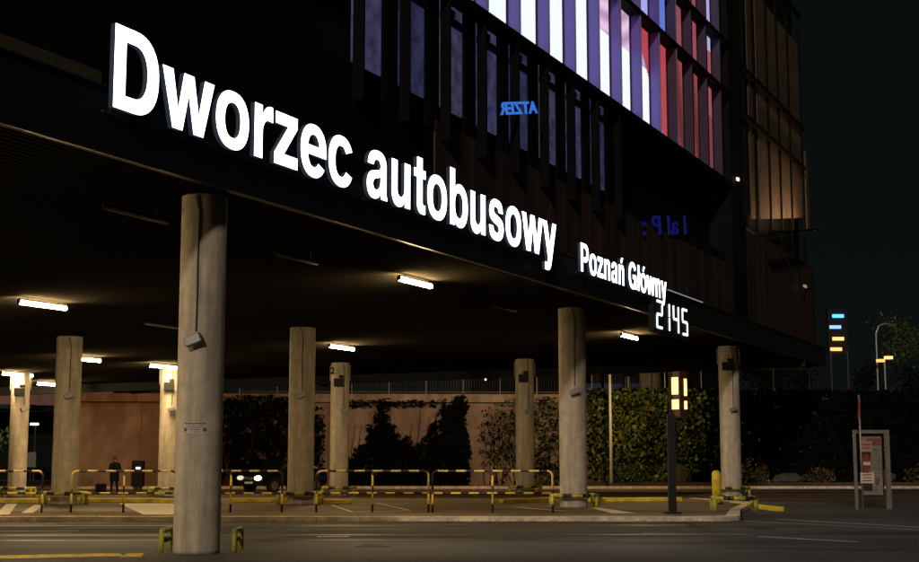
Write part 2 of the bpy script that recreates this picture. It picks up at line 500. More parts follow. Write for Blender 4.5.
# ------------------------------------------------------------------ yellow bay kerbs
kb = [((-18.6, 45.2), (-13.5, 45.4), 'left bay, beside the pale hatching at the left edge'),
      ((-12.9, 45.9), (-10.2, 46.0), 'bay between the second and third columns from the left, behind the barrier'),
      ((-10.0, 45.3), (-8.2, 44.9), 'pale triangle hidden partly by the big near column'),
      ((-7.7, 46.2), (-5.7, 46.1), 'bay just right of the big near column, below the car'),
      ((-4.6, 44.6), (-3.5, 44.9), 'white outlined bay right of the tan column'),
      ((1.35, 44.9), (3.2, 47.0), 'slim column in the centre, behind the barrier'),
      ((4.4, 46.6), (7.6, 47.2), 'bay in front of the ivy, left of the yellow bollard'),
      ((9.15, 46.2), (9.62, 41.3), 'rightmost column, slanting towards the road')]
for a, b, w in kb:
    mb = MB(); a, b = Vector((*a, 0)), Vector((*b, 0)); d = (b - a).normalized(); s = Vector((-d.y, d.x, 0)) * .11
    z0 = .118 if a.x < 8 else .0
    pts = [a - s, b - s, b + s, a + s]
    mb.hexa([p + Vector((0, 0, z0)) for p in pts] + [p + Vector((0, 0, z0 + .14)) for p in pts])
    o = mb.build('yellow_kerb', M['yellow'], loc=(a + b) / 2 + Vector((0, 0, z0)), bevel=.02)
    tag(o, 'yellow painted kerb by the ' + w, 'kerb', 'yellow kerbs of the bus bays')

# ------------------------------------------------------------------ canopy
can = thing('bus_canopy', FP(0, 0), 'wide dark canopy with slatted ceiling and black fascia over the bus bays', 'canopy')
mb = MB()
fz = lambda t: 6.15 + .0024 * t
t0, t1 = -21, 57.1
mb.hexa([FP(t0, fz(t0), 0), FP(t1, fz(t1), 0), FP(t1, fz(t1), -.25), FP(t0, fz(t0), -.25),
         FP(t0, 7.13, 0), FP(t1, 7.13, 0), FP(t1, 7.13, -.25), FP(t0, 7.13, -.25)])
mb.build('fascia', M['fascia'], can)
mb = MB()
mb.hexa([FP(t0, fz(t0) - .03, .015), FP(t1, fz(t1) - .03, .015), FP(t1, fz(t1) - .03, -.05), FP(t0, fz(t0) - .03, -.05),
         FP(t0, fz(t0) - .003, .015), FP(t1, fz(t1) - .003, .015), FP(t1, fz(t1) - .003, -.05), FP(t0, fz(t0) - .003, -.05)])
mb.build('edge_trim', M['trim'], can)
mb = MB()   # ledge on top of the fascia
fbox(mb, t0, t1, 7.133, 7.16, -.3, .06)
mb.build('coping', M['trim'], can)
def cpt(x, y, dz=0): return (x, y, ceil_z(x, y) + dz)
A = FP(t0, 0, -.253); B = FP(t1, 0, -.253)
cpoly = [(A.x, A.y), (B.x, B.y), (18, 70.5), (-34, 68), (-40, 8)]
nP = len(cpoly)
mb = MB()
mb.add([cpt(x, y) for x, y in cpoly] + [(x, y, 7.1) for x, y in cpoly],
       [tuple(reversed(range(nP))), tuple(range(nP, 2 * nP))] + [(i, (i + 1) % nP, nP + (i + 1) % nP, nP + i) for i in range(nP)])
mb.build('soffit', M['soffit'], can)
# rear downstand beam, its underside following the ceiling
mb = MB()
xs = [-33, 16.5]
yb = lambda x: 64.4 + .03 * x
mb.hexa([(xs[0], yb(xs[0]), ceil_z(xs[0], yb(xs[0])) - .38), (xs[1], yb(xs[1]), ceil_z(xs[1], yb(xs[1])) - .38),
         (xs[1], yb(xs[1]) + .4, ceil_z(xs[1], yb(xs[1])) - .38), (xs[0], yb(xs[0]) + .4, ceil_z(xs[0], yb(xs[0])) - .38),
         (xs[0], yb(xs[0]), ceil_z(xs[0], yb(xs[0])) + .05), (xs[1], yb(xs[1]), ceil_z(xs[1], yb(xs[1])) + .05),
         (xs[1], yb(xs[1]) + .4, ceil_z(xs[1], yb(xs[1])) + .05), (xs[0], yb(xs[0]) + .4, ceil_z(xs[0], yb(xs[0])) + .05)])
mb.build('rear_beam', M['black'], can)
mb = MB(); fbox(mb, 30.3, 34.4, 7.165, 7.20, -.06, .055)
mb.build('light_strip', emis('ledge_light', (.7, .75, .85), .35), can)

# ------------------------------------------------------------------ station building above
BT0, BT1, BTOP = -12, 57.6, 31
bd = thing('station_building', FP(0, 0, -.7), 'dark glazed station building rising above the bus canopy, with vertical fins', 'building')
mb = MB(); fbox(mb, BT0, BT1, 7.17, BTOP, -14, -1.25)
mb.build('wall', M['bldg'], bd)
mb = MB(); fbox(mb, BT0, BT1, 7.17, 9.8, -1.247, -.62)      # solid band below the windows
mb.build('plinth', M['bldg'], bd)
mb = MB()                                                   # ribbed brown cladding
def clad(t0, t1, z1, o0=-.617):
    t = t0
    while t < t1:
        fbox(mb, t, min(t + 1.0, t1), 7.175, z1, o0, o0 + .05); t += 1.02
clad(14.2, 40.2, 9.45); 
mb.build('cladding', M['clad'], bd)
mb = MB(); fbox(mb, 40.4, 57.55, 9.81, 11.4, -1.24, -.57); clad(40.3, 57.5, 11.3, -.567)
mb.build('cladding', M['clad'], bd)
mb = MB(); fbox(mb, -3, 2.7, 7.36, 7.62, -.615, -.6)
mb.build('vent_grille', mat('bronze_grille', (.10, .08, .045), .7, noise=(14, .6)), bd)  # faint gold strip of light, put into this panel's colour
# horizontal beams
for z, h in ((12.62, .2), (16.4, .2), (18.5, .2), (24.5, .2)):
    mb = MB(); fbox(mb, BT0, 40.2, z - h / 2, z + h / 2, -.64, -.24)
    mb.build('floor_beam', M['fin_dark'], bd)
for z in (16.4, 18.5, 24.5):
    mb = MB(); fbox(mb, 42.6, 56.3, z - .1, z + .1, -.64, -.5)
    mb.build('floor_beam', M['fin_dark'], bd)
# fins
T = [18.55 + 2.04 * k for k in range(-9, 11)]
for t in T:
    mb = MB(); fbox(mb, t - .045, t + .045, 12.74, 30.5, -.66, -.27)
    fbox(mb, t - .02, t + .02, 12.74, 30.5, -.268, -.245, 1); fbox(mb, t - .09, t - .048, 12.74, 30.5, -.64, -.6, 2)
    mb.build('fin', [M['fin'] if t < 31 else M['fin_red'], M['grey'] if t < 33 else M['fin_dark'], M['black']], bd)  # fins beside the red picture take the shaded colours
    if 10 < t < 27:
        mb = MB(); fbox(mb, t - .03, t + .03, 9.0, 12.5, -.56, -.3)
        mb.build('fin', M['fin_dark'], bd)
# dim windows below the screen: pane, dark transom
win_m = []
for i, (c, s) in enumerate([((.03, .032, .085), 1), ((.05, .046, .11), 1), ((.048, .05, .1), 1)]):
    m = emis('dim_window_light', c, s)
    n, l = m.node_tree.nodes, m.node_tree.links
    tc = n.new('ShaderNodeTexCoord'); tx = n.new('ShaderNodeTexNoise'); tx.inputs['Scale'].default_value = 3; tx.inputs['Detail'].default_value = 8
    l.new(tc.outputs['Object'], tx.inputs[0])
    mr = n.new('ShaderNodeMapRange'); mr.inputs[1].default_value = .3; mr.inputs[2].default_value = .7
    mr.inputs[3].default_value = .35; mr.inputs[4].default_value = 1.0
    l.new(tx.outputs[0], mr.inputs[0]); l.new(mr.outputs[0], n['Principled BSDF'].inputs['Emission Strength'])
    win_m.append(m)
for i, t in enumerate(T[:14]):
    if t < 10 or t > 25.5: continue
    mb = MB(); fbox(mb, t + .05, t + 1.28, 9.86, 12.5, -.66, -.62)
    w = mb.build('window', win_m[(i * 2) % 3], bd)
    mb = MB(); fbox(mb, t + .05, t + 1.28, 11.98, 12.14, -.615, -.5)
    fbox(mb, t + .35, t + .55, 12.14, 12.3, -.615, -.45)
    mb.build('transom', M['black'], w)
    mb = MB(); fbox(mb, t + 1.3, t + 1.98, 9.2, 12.5, -.66, -.58)
    mb.build('spandrel_panel', M['bldg'], bd)
mb = MB(); fbox(mb, 40.25, 42.5, 7.2, 30.5, -1.24, -.3)
mb.build('pier', M['bldg'], bd)
# upper glazing left of the screen
for t in T[:1]:
    mb = MB(); fbox(mb, t + .05, t + 1.98, 12.76, 16.2, -.66, -.64)
    mb.build('glass_pane', M['glassdark'], bd)
# golden reflection in the right end glass, built as pale panels with added lamps
M['blind'] = mat('pale_blind', (.11, .075, .045), .8, noise=(1.5, .4))
bays = [(43.3, 44.75, 0), (45.0, 46.6, 0), (46.9, 48.75, 1), (49.05, 51.0, 1), (51.3, 53.4, 1), (53.7, 56.2, 1)]
for i, (a, b, k) in enumerate(bays):
    zb = lambda t: 11.75 + (t - 43.6) * .165
    if i < 2:   # narrower
        a += .25; b -= .55
    mb = MB()
    mb.hexa([FP(a, zb(a), -.7), FP(b, zb(b), -.7), FP(b, zb(b), -.75), FP(a, zb(a), -.75),
             FP(a, 23, -.7), FP(b, 23, -.7), FP(b, 23, -.75), FP(a, 23, -.75)])
    mb.build('blind', M['blind'], bd)
    mb = MB(); fbox(mb, b + .02, b + .14, 11.5, 24, -.76, -.62)
    mb.build('mullion', M['fin_dark'], bd)
mb = MB(); fbox(mb, 56.9, 57.5, 13.2, 17.5, -.7, -.64)
mb.build('blind', M['blind'], bd)

# unseen lamp battens added to light the golden panels
for (ta, tb, e, lb) in ((44.8, 48.4, 50, 'thin lamp batten at the left foot of the golden blinds'), (48.9, 55.3, 250, 'long lamp batten under the brightest golden blinds')):
    zc = lambda t: 11.75 + (t - 43.6) * .165 - .6
    tm = (ta + tb) / 2
    g = thing('facade_uplight', FP(tm, zc(tm), -.25), lb, 'uplight', 'uplights below the golden blinds')
    mb = MB()
    mb.hexa([FP(ta, zc(ta) - .1, .3), FP(tb, zc(tb) - .1, .3), FP(tb, zc(tb) - .1, .1), FP(ta, zc(ta) - .1, .1),
             FP(ta, zc(ta), .3), FP(tb, zc(tb), .3), FP(tb, zc(tb), .1), FP(ta, zc(ta), .1)])
    mb.build('lamp_body', M['fin_dark'], g)
    for q in (ta + .3, tb - .3):
        mb = MB(); fbox(mb, q, q + .06, zc(q) - .16, zc(q) - .102, -.6, .28); mb.build('arm', M['fin_dark'], g)
    n_ = 3
    for k in range(n_):
        ld = bpy.data.lights.new('uplight', 'AREA'); ld.shape = 'RECTANGLE'; ld.size = (tb - ta) / n_; ld.size_y = .15; ld.energy = e / n_; ld.color = (1, .6, .33)
        lo = bpy.data.objects.new('lamp_light', ld); COL.objects.link(lo); lo.parent = g
        tk = ta + (tb - ta) * (k + .5) / n_
        lo.location = FP(tk, zc(tk) + .03, .2) - Vector(g.location)
        dv = (Vector((0, 0, 3.2)) - N * 1.1).normalized()
        zx = -dv; xx = D; yx = zx.cross(xx)
        lo.rotation_euler = Matrix(((xx.x, yx.x, zx.x), (xx.y, yx.y, zx.y), (xx.z, yx.z, zx.z))).to_euler()

# ------------------------------------------------------------------ LED screen behind the fins
def scr_col(t, z):
    """the advertisement running on the screen: white ground, pink fan of rays, blue and red fields"""
    dx, dz = t - 25.6, z - 19.6
    r = math.hypot(dx * .8, dz)
    white = (.80, .86, 1.0)
    if t > 37.4:
        if z > 17.9: return (.36, .33, .62)
        return (.28, .07, .09) if z > 15.2 else (.16, .04, .05)
    if t > 33.6 + (z - 13) * .0:
        s = .5 + .25 * math.sin(t * 3 + z)
        return (.40 * s, .075 * s, .085 * s) if z < 17 else (.25, .06, .08)
    edge = 15.1 - (t - 25) * .02
    curve = 32.6 - (z - 12.8) * .95            # the red field's rounded edge
    if t > curve and z < 16.9: return (.40, .05, .07)
    if t > 31.2 and z < 18.2: return (.10, .16, .55)
    if t > 29.3 and z > 16.6 and t < 31.4: return (.30, .06, .12) if z > 17.6 else (.36, .32, .75)
    if t > 25.0 and z > edge:
        k = .5 + .5 * math.sin(r * 9)
        if z < 16.0 and t > 29: return (.30 + .1 * k, .26 + .1 * k, .62)
        return (.42 + .28 * k, .24 + .26 * k, .42 + .28 * k)
    return white
sc_t0, sc_t1, sc_z0, sc_z1 = 6.3, 39.9, 12.76, 30.0
cs = .1
nx, nz = int((sc_t1 - sc_t0) / cs), int((sc_z1 - sc_z0) / cs)
vs = [FP(sc_t0 + i * cs, sc_z0 + j * cs, -.67) for j in range(nz + 1) for i in range(nx + 1)]
fs = [(j * (nx + 1) + i, j * (nx + 1) + i + 1, (j + 1) * (nx + 1) + i + 1, (j + 1) * (nx + 1) + i) for j in range(nz) for i in range(nx)]
org = FP(23, 12.76, -.67)
me = bpy.data.meshes.new('picture'); me.from_pydata([tuple(v - org) for v in vs], [], fs)
ca = me.color_attributes.new('picture', 'FLOAT_COLOR', 'CORNER')
vals = []
for j in range(nz):
    for i in range(nx):
        c = scr_col(sc_t0 + (i + .5) * cs, sc_z0 + (j + .5) * cs)
        g = 1 + random.uniform(-.06, .06)
        vals += [c[0] * g, c[1] * g, c[2] * g, 1] * 4
ca.data.foreach_set('color', vals)
m = mat('led_screen_picture', (.02, .02, .02), .4)
n, l = m.node_tree.nodes, m.node_tree.links
at = n.new('ShaderNodeVertexColor'); at.layer_name = 'picture'
l.new(at.outputs[0], n['Principled BSDF'].inputs['Emission Color'])
n['Principled BSDF'].inputs['Emission Strength'].default_value = 1.15
me.materials.append(m)
sg = thing('led_screen', org, 'huge lit advertising screen behind the fins, white turning purple and red', 'screen')
ob = bpy.data.objects.new('picture', me); COL.objects.link(ob); ob.parent = sg
mb = MB(); fbox(mb, sc_t0 - .05, sc_t1 + .05, sc_z0 - .05, sc_z1 + .05, -1.2, -.70)
mb.build('screen_back', M['black'], sg)

# ------------------------------------------------------------------ letters (hand drawn outlines, em = 1, cap height .72)
def SE(cx, cy, rx, ry, a0, a1, p=2.25, n=14):
    out = []
    for k in range(n + 1):
        a = R(a0 + (a1 - a0) * k / n); c, s = math.cos(a), math.sin(a)
        out.append((cx + rx * math.copysign(abs(c) ** (2 / p), c), cy + ry * math.copysign(abs(s) ** (2 / p), s)))
    return out
def CR(pts, n=5, lim=42):
    """Catmull-Rom through the points, keeping real corners"""
    N_ = len(pts); P = [Vector(p) for p in pts]; out = []
    corner = []
    for i in range(N_):
        a = (P[i] - P[i - 1]); b = (P[(i + 1) % N_] - P[i])
        corner.append(a.length < 1e-6 or b.length < 1e-6 or a.angle(b) > R(lim))
    for i in range(N_):
        p1, p2 = P[i], P[(i + 1) % N_]
        if (p2 - p1).length > .16:
            out.append(tuple(p1)); continue
        p0 = p1 * 2 - p2 if corner[i] else P[i - 1]
        p3 = p2 * 2 - p1 if corner[(i + 1) % N_] else P[(i + 2) % N_]
        for k in range(n):
            t = k / n
            q = .5 * ((2 * p1) + (p2 - p0) * t + (2 * p0 - 5 * p1 + 4 * p2 - p3) * t * t + (3 * p1 - p0 - 3 * p2 + p3) * t ** 3)
            out.append(tuple(q))
    return out
acute = lambda x: [(x, .585), (x + .095, .585), (x + .215, .735), (x + .065, .735)]
u_ = CR([(.06, .53), (.20, .53), (.20, .205), (.213, .14), (.262, .105), (.325, .117), (.37, .165), (.383, .235), (.383, .53), (.523, .53), (.523, 0), (.39, 0), (.388, .072), (.33, .012), (.235, -.015), (.14, .008), (.08, .075), (.06, .17)])
o_ = [SE(.305, .265, .27, .28, 0, 360, n=48)[:-1], SE(.305, .265, .13, .172, 0, 360, n=40)[:-1]]
n_ = [(.585 - x, .53 - y) for x, y in u_]
a_out = CR([(.505, 0), (.362, 0), (.35, .055), (.29, .007), (.205, -.014), (.11, .0), (.05, .055), (.03, .14), (.05, .225), (.115, .282), (.21, .308), (.30, .323), (.345, .345), (.352, .385), (.325, .43), (.265, .443), (.205, .425), (.182, .372), (.048, .372), (.075, .46), (.15, .522), (.265, .545), (.39, .528), (.468, .462), (.488, .375), (.488, .12), (.493, .055), (.515, .02)])
a_in = CR([(.35, .258), (.30, .238), (.225, .218), (.18, .19), (.168, .145), (.19, .105), (.235, .09), (.295, .105), (.338, .15), (.35, .205)])
w_ = [(0, .53), (.15, .53), (.234, .18), (.315, .53), (.462, .53), (.543, .18), (.628, .53), (.775, .53), (.618, 0), (.472, 0), (.388, .345), (.304, 0), (.158, 0)]
z_ = [(.03, 0), (.465, 0), (.465, .118), (.205, .118), (.455, .42), (.455, .53), (.05, .53), (.05, .412), (.285, .412), (.03, .108)]
G = {
 'D': (.722, [[(.07, 0), (.34, 0)] + SE(.34, .36, .33, .36, -90, 90, 2.3, 26) + [(.07, .72)], [(.22, .125), (.33, .125)] + SE(.33, .36, .185, .235, -90, 90, 2.3, 22) + [(.22, .595)]]),
 'w': (.778, [w_]),
 'o': (.611, o_),
 'r': (.389, [CR([(.065, 0), (.205, 0), (.205, .25), (.222, .335), (.268, .385), (.33, .395), (.385, .388), (.385, .538), (.34, .543), (.27, .518), (.22, .465), (.198, .425), (.198, .53), (.065, .53)])]),
 'z': (.5, [z_]),
 'e': (.556, [SE(.28, .265, .255, .28, 0, 326, n=40) + SE(.28, .265, .118, .172, 318, 195, n=16) + [(.165, .222), (.535, .222)],
              [(.168, .318)] + [(.398, .318)] + SE(.28, .275, .118, .165, 18, 162, n=16)]),
 'c': (.556, [SE(.29, .265, .262, .28, 28, 332, n=40) + SE(.29, .265, .125, .172, 326, 34, n=30)]),
 'a': (.556, [a_out, a_in]),
 'u': (.611, [u_]),
 't': (.333, [CR([(.015, .43), (.095, .43), (.095, .14), (.105, .055), (.155, .006), (.24, -.008), (.31, 0), (.31, .108), (.268, .103), (.242, .118), (.235, .16), (.235, .43), (.315, .43), (.315, .53), (.235, .53), (.235, .675), (.095, .675), (.095, .53), (.015, .53)])]),
 'b': (.611, [[(.06, 0), (.195, 0), (.197, .062), (.225, .025), (.265, -.003), (.33, -.015)] + SE(.33, .265, .25, .28, -82, 90, n=22)[1:] + [(.26, .53), (.20, .475), (.20, .72), (.06, .72)],
              SE(.318, .265, .12, .165, 0, 360, n=32)[:-1]]),
 's': (.556, [CR([(.035, .172), (.17, .172), (.185, .125), (.23, .097), (.285, .09), (.34, .103), (.362, .138), (.345, .175), (.285, .2), (.18, .225), (.085, .268), (.047, .33), (.047, .395), (.078, .468), (.15, .525), (.27, .545), (.39, .527), (.465, .468), (.487, .375), (.352, .375), (.33, .422), (.275, .443), (.215, .437), (.182, .412), (.183, .378), (.215, .352), (.28, .335), (.38, .31), (.465, .268), (.508, .2), (.507, .12), (.46, .04), (.37, -.005), (.265, -.015), (.15, 0), (.065, .06)])]),
 'y': (.556, [CR([(.01, .53), (.162, .53), (.275, .195), (.385, .53), (.532, .53), (.345, -.03), (.315, -.105), (.27, -.16), (.2, -.187), (.08, -.182), (.08, -.072), (.135, -.078), (.18, -.06), (.2, -.02), (.195, .02)])]),
 'P': (.667, [[(.07, 0), (.22, 0), (.22, .252), (.38, .252)] + SE(.38, .486, .255, .234, -90, 90, 2.2, 20) + [(.07, .72)], [(.22, .372), (.355, .372)] + SE(.355, .486, .13, .114, -90, 90, 2.2, 14) + [(.22, .6)]]),
 'n': (.611, [n_]),
 'ń': (.611, [n_, acute(.24)]),
 'G': (.778, [SE(.385, .36, .345, .375, 30, 312, 2.2, 40) + [(.595, .075), (.612, 0), (.705, 0), (.705, .395), (.4, .395), (.4, .272), (.555, .272)] + SE(.385, .36, .185, .25, -42, -322, 2.2, 34)[0:0] + SE(.385, .36, .19, .25, 312, 32, 2.2, 34)]),
 'ł': (.278, [[(.07, 0), (.21, 0), (.21, .38), (.285, .435), (.285, .535), (.21, .48), (.21, .72), (.07, .72), (.07, .375), (-.005, .32), (-.005, .22), (.07, .275)]]),
 'ó': (.611, o_ + [acute(.24)]),
}
def glyph_mesh(name, loops, sc, depth):
    cu = bpy.data.curves.new(name, 'CURVE'); cu.dimensions = '2D'; cu.fill_mode = 'BOTH'; cu.extrude = depth / 2
    for lp in loops:
        sp = cu.splines.new('POLY'); sp.points.add(len(lp) - 1)
        for p, (x, y) in zip(sp.points, lp): p.co = (x * sc, y * sc, 0, 1)
        sp.use_cyclic_u = True
    ob = bpy.data.objects.new(name, cu); COL.objects.link(ob)
    dg = bpy.context.evaluated_depsgraph_get()
    me = bpy.data.meshes.new_from_object(ob.evaluated_get(dg))
    bpy.data.objects.remove(ob)
    me.materials.clear(); me.materials.append(M['return']); me.materials.append(M['letter'])
    for p in me.polygons:
        p.material_index = 1 if p.normal.z > .9 else 0
    return me
ROT = Matrix((( D.x, 0, N.x), (D.y, 0, N.y), (0, 1, 0))).to_euler()
GC = {}
def write(root, text, t_start, base, em, squeeze, off, depth):
    t = t_start
    org = Vector(root.location)
    for ch in text:
        if ch == ' ':
            t += .278 * em * squeeze; continue
        adv, loops = G[ch]
        key = (ch, em)
        if key not in GC:
            GC[key] = glyph_mesh('letter', [[(x * squeeze, y) for x, y in lp] for lp in loops], em, depth)
        o = bpy.data.objects.new('letter', GC[key]); COL.objects.link(o)
        o.parent = root
        o.rotation_euler = ROT
        o.location = FP(t, base, off - depth / 2) - org
        t += adv * em * squeeze
    return t
wsum = lambda s: sum(.278 if c == ' ' else G[c][0] for c in s)
def sign(name, text, ta, tb, base, em, label):
    g = thing(name, FP(ta, base, .25), label, 'sign')
    sq = (tb - ta) / ((wsum(text) - .07 - .03) * em)
    write(g, text, ta - .07 * em * sq, base, em, sq, .25, .09)
    mb = MB(); fbox(mb, ta, tb, base - .06, base - .025, .03, .07)
    t = ta + .2
    while t < tb - .1:
        fbox(mb, t, t + .03, base - .09, base + .05, .005, .03); t += 1.4
    mb.build('rail', M['dark'], g)
    return g
sign('station_name_sign', 'Dworzec autobusowy', 1.99, 19.68, 6.79, 1.79, 'big white lit letters reading Dworzec autobusowy along the black fascia')
sign('station_name_sign', 'Poznań Główny', 21.52, 29.38, 6.73, 1.115, 'smaller white lit letters reading Poznań Główny, left of the clock')

# digital clock 21 45
ck = thing('digital_clock', FP(30.2, 5.6, .1), 'black digital clock under the fascia showing 21 45 in white', 'clock')
mb = MB(); fbox(mb, 28.15, 32.2, 5.62, 6.71, .02, .2)
mb.build('case', M['black'], ck)
SEG = {'2': 'abged', '1': 'bc', '4': 'fgbc', '5': 'afgcd'}
def digit(ch, t, w=.62, z0=5.74, h=.92, th=.075):
    mb = MB(); g = .02
    zm = z0 + h / 2
    for s in SEG[ch]:
        a = {'a': (t + g + th * .5, t + w - g - th * .5, z0 + h - th, z0 + h), 'd': (t + g + th * .5, t + w - g - th * .5, z0, z0 + th),
             'g': (t + g + th * .5, t + w - g - th * .5, zm - th / 2, zm + th / 2), 'f': (t, t + th, zm + g, z0 + h - g), 'e': (t, t + th, z0 + g, zm - g),
             'b': (t + w - th, t + w, zm + g, z0 + h - g), 'c': (t + w - th, t + w, z0 + g, zm - g)}[s]
        fbox(mb, *a, .203, .225)
    mb.build('digit', M['led'], ck)
digit('2', 28.42); digit('1', 29.2); digit('4', 30.22); digit('5', 31.25)

# blue sign reflected in the facade glass, built as glowing mirrored letters
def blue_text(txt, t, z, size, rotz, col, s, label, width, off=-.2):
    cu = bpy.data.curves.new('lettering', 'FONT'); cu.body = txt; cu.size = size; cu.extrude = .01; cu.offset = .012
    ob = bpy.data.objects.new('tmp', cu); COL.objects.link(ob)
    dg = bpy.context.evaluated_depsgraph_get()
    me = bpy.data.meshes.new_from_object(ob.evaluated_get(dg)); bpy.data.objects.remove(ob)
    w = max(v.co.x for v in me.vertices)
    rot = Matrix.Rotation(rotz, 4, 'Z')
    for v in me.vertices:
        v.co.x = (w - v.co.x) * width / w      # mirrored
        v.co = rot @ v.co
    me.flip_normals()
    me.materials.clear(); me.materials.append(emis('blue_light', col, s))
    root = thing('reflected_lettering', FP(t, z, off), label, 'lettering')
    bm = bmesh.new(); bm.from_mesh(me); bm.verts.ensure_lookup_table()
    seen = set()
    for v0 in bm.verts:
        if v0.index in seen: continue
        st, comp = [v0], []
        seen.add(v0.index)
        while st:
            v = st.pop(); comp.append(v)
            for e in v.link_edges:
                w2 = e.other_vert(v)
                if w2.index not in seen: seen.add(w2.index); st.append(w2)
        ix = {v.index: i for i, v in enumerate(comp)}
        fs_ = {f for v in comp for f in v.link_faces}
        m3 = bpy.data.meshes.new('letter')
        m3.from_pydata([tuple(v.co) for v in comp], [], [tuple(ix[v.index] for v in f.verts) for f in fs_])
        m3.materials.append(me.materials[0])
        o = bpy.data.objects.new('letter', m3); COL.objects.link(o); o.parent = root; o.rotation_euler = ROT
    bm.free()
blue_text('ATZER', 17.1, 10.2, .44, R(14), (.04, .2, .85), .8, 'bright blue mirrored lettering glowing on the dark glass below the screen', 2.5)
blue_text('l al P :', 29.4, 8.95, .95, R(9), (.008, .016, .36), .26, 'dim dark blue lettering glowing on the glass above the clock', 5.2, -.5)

# small glints on the facade, painted as glowing bars
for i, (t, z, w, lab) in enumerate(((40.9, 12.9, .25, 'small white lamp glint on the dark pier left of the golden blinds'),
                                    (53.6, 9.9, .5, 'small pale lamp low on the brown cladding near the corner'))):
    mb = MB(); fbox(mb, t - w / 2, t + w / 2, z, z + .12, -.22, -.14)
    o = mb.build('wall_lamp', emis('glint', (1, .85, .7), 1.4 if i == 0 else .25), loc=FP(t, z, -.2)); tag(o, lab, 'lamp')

# ------------------------------------------------------------------ ceiling tubes
def tube_lamp(p, lit, label, length=1.75):
    g = thing('ceiling_lamp', p, label, 'lamp', 'tube lamps under the canopy ceiling')
    P = Vector(p); a, b = P - D * length / 2, P + D * length / 2
    up = Vector((0, 0, 1))
    mb = MB()
    s = N * (.04 if lit else .022)
    h0 = .056 if lit else .03
    mb.hexa([a - s + up * h0, b - s + up * h0, b + s + up * h0, a + s + up * h0, a - s * .7 + up * (h0 + .05), b - s * .7 + up * (h0 + .05), b + s * .7 + up * (h0 + .05), a + s * .7 + up * (h0 + .05)])
    mb.build('housing', M['housing'] if lit else M['off_body'], g)
    for q in (a + D * .3, b - D * .3):
        mb = MB(); mb.tube([q + up * (h0 + .045), q + up * (ceil_z(q.x, q.y) - p[2] - .005)], .015, 6)
        mb.build('hanger', M['off_body'], g)
    mb = MB(); mb.tube([a + D * .04, b - D * .04], .05 if lit else .028, 10)
    mb.build('tube', M['tube'] if lit else M['tube_off'], g, smooth=True)
    for q in (a, b):
        mb = MB(); mb.obox(q + up * .02, .1 if lit else .05, .03, .12, rz=math.atan2(D.y, D.x) + R(90))
        mb.build('end_cap', M['off_body'], g)
    return g
lit = [((-10.9, 35.4), 'lit tube lamp at far left of the ceiling, nearest of the left three'),
       ((-1.1, 33.8), 'lit tube lamp in mid ceiling below the word autobusowy'),
       ((-4.3, 49.6), 'lit tube lamp just right of the tan column, above the numbered column'),
       ((-13.9, 50.4), 'small lit tube lamp right behind the second column from the left'),
       ((-11.9, 54.6), 'lit tube lamp beside the brightest column, left of the big near column'),
       ((-18.1, 55.7), 'lit tube lamp above the leftmost column'),
       ((6.2, 49.5), 'lit tube lamp right of the column under Poznań Główny'),
       ((-18.4, 61.3), 'small lit tube lamp farthest left, just left of the second column'),
       ((-11.0, 19.5), 'lit tube lamp just outside the left edge, lighting the big near column'),  # this and the next two are unseen tubes added to light the columns
       ((-13.5, 26.5), 'lit tube lamp outside the left edge over the road'),
       ((-17.0, 38.0), 'lit tube lamp outside the left edge over the platform'),
       ]
for (x, y), lb in lit:
    tube_lamp((x, y, ceil_z(x, y) - .155), True, lb)
for (x, y), lb in (((-5.7, 23.7), 'unlit tube lamp just left of the top of the big near column'),
                   ((-8.8, 40.2), 'unlit tube lamp low beside the right of the big near column'),
                   ((-3.5, 29.0), 'unlit tube lamp under the letters autob, right of the near column'),
                   ((1.3, 39.0), 'unlit tube lamp between the lit mid ceiling tube and the second right column')):
    tube_lamp((x, y, ceil_z(x, y) - .25), False, lb)

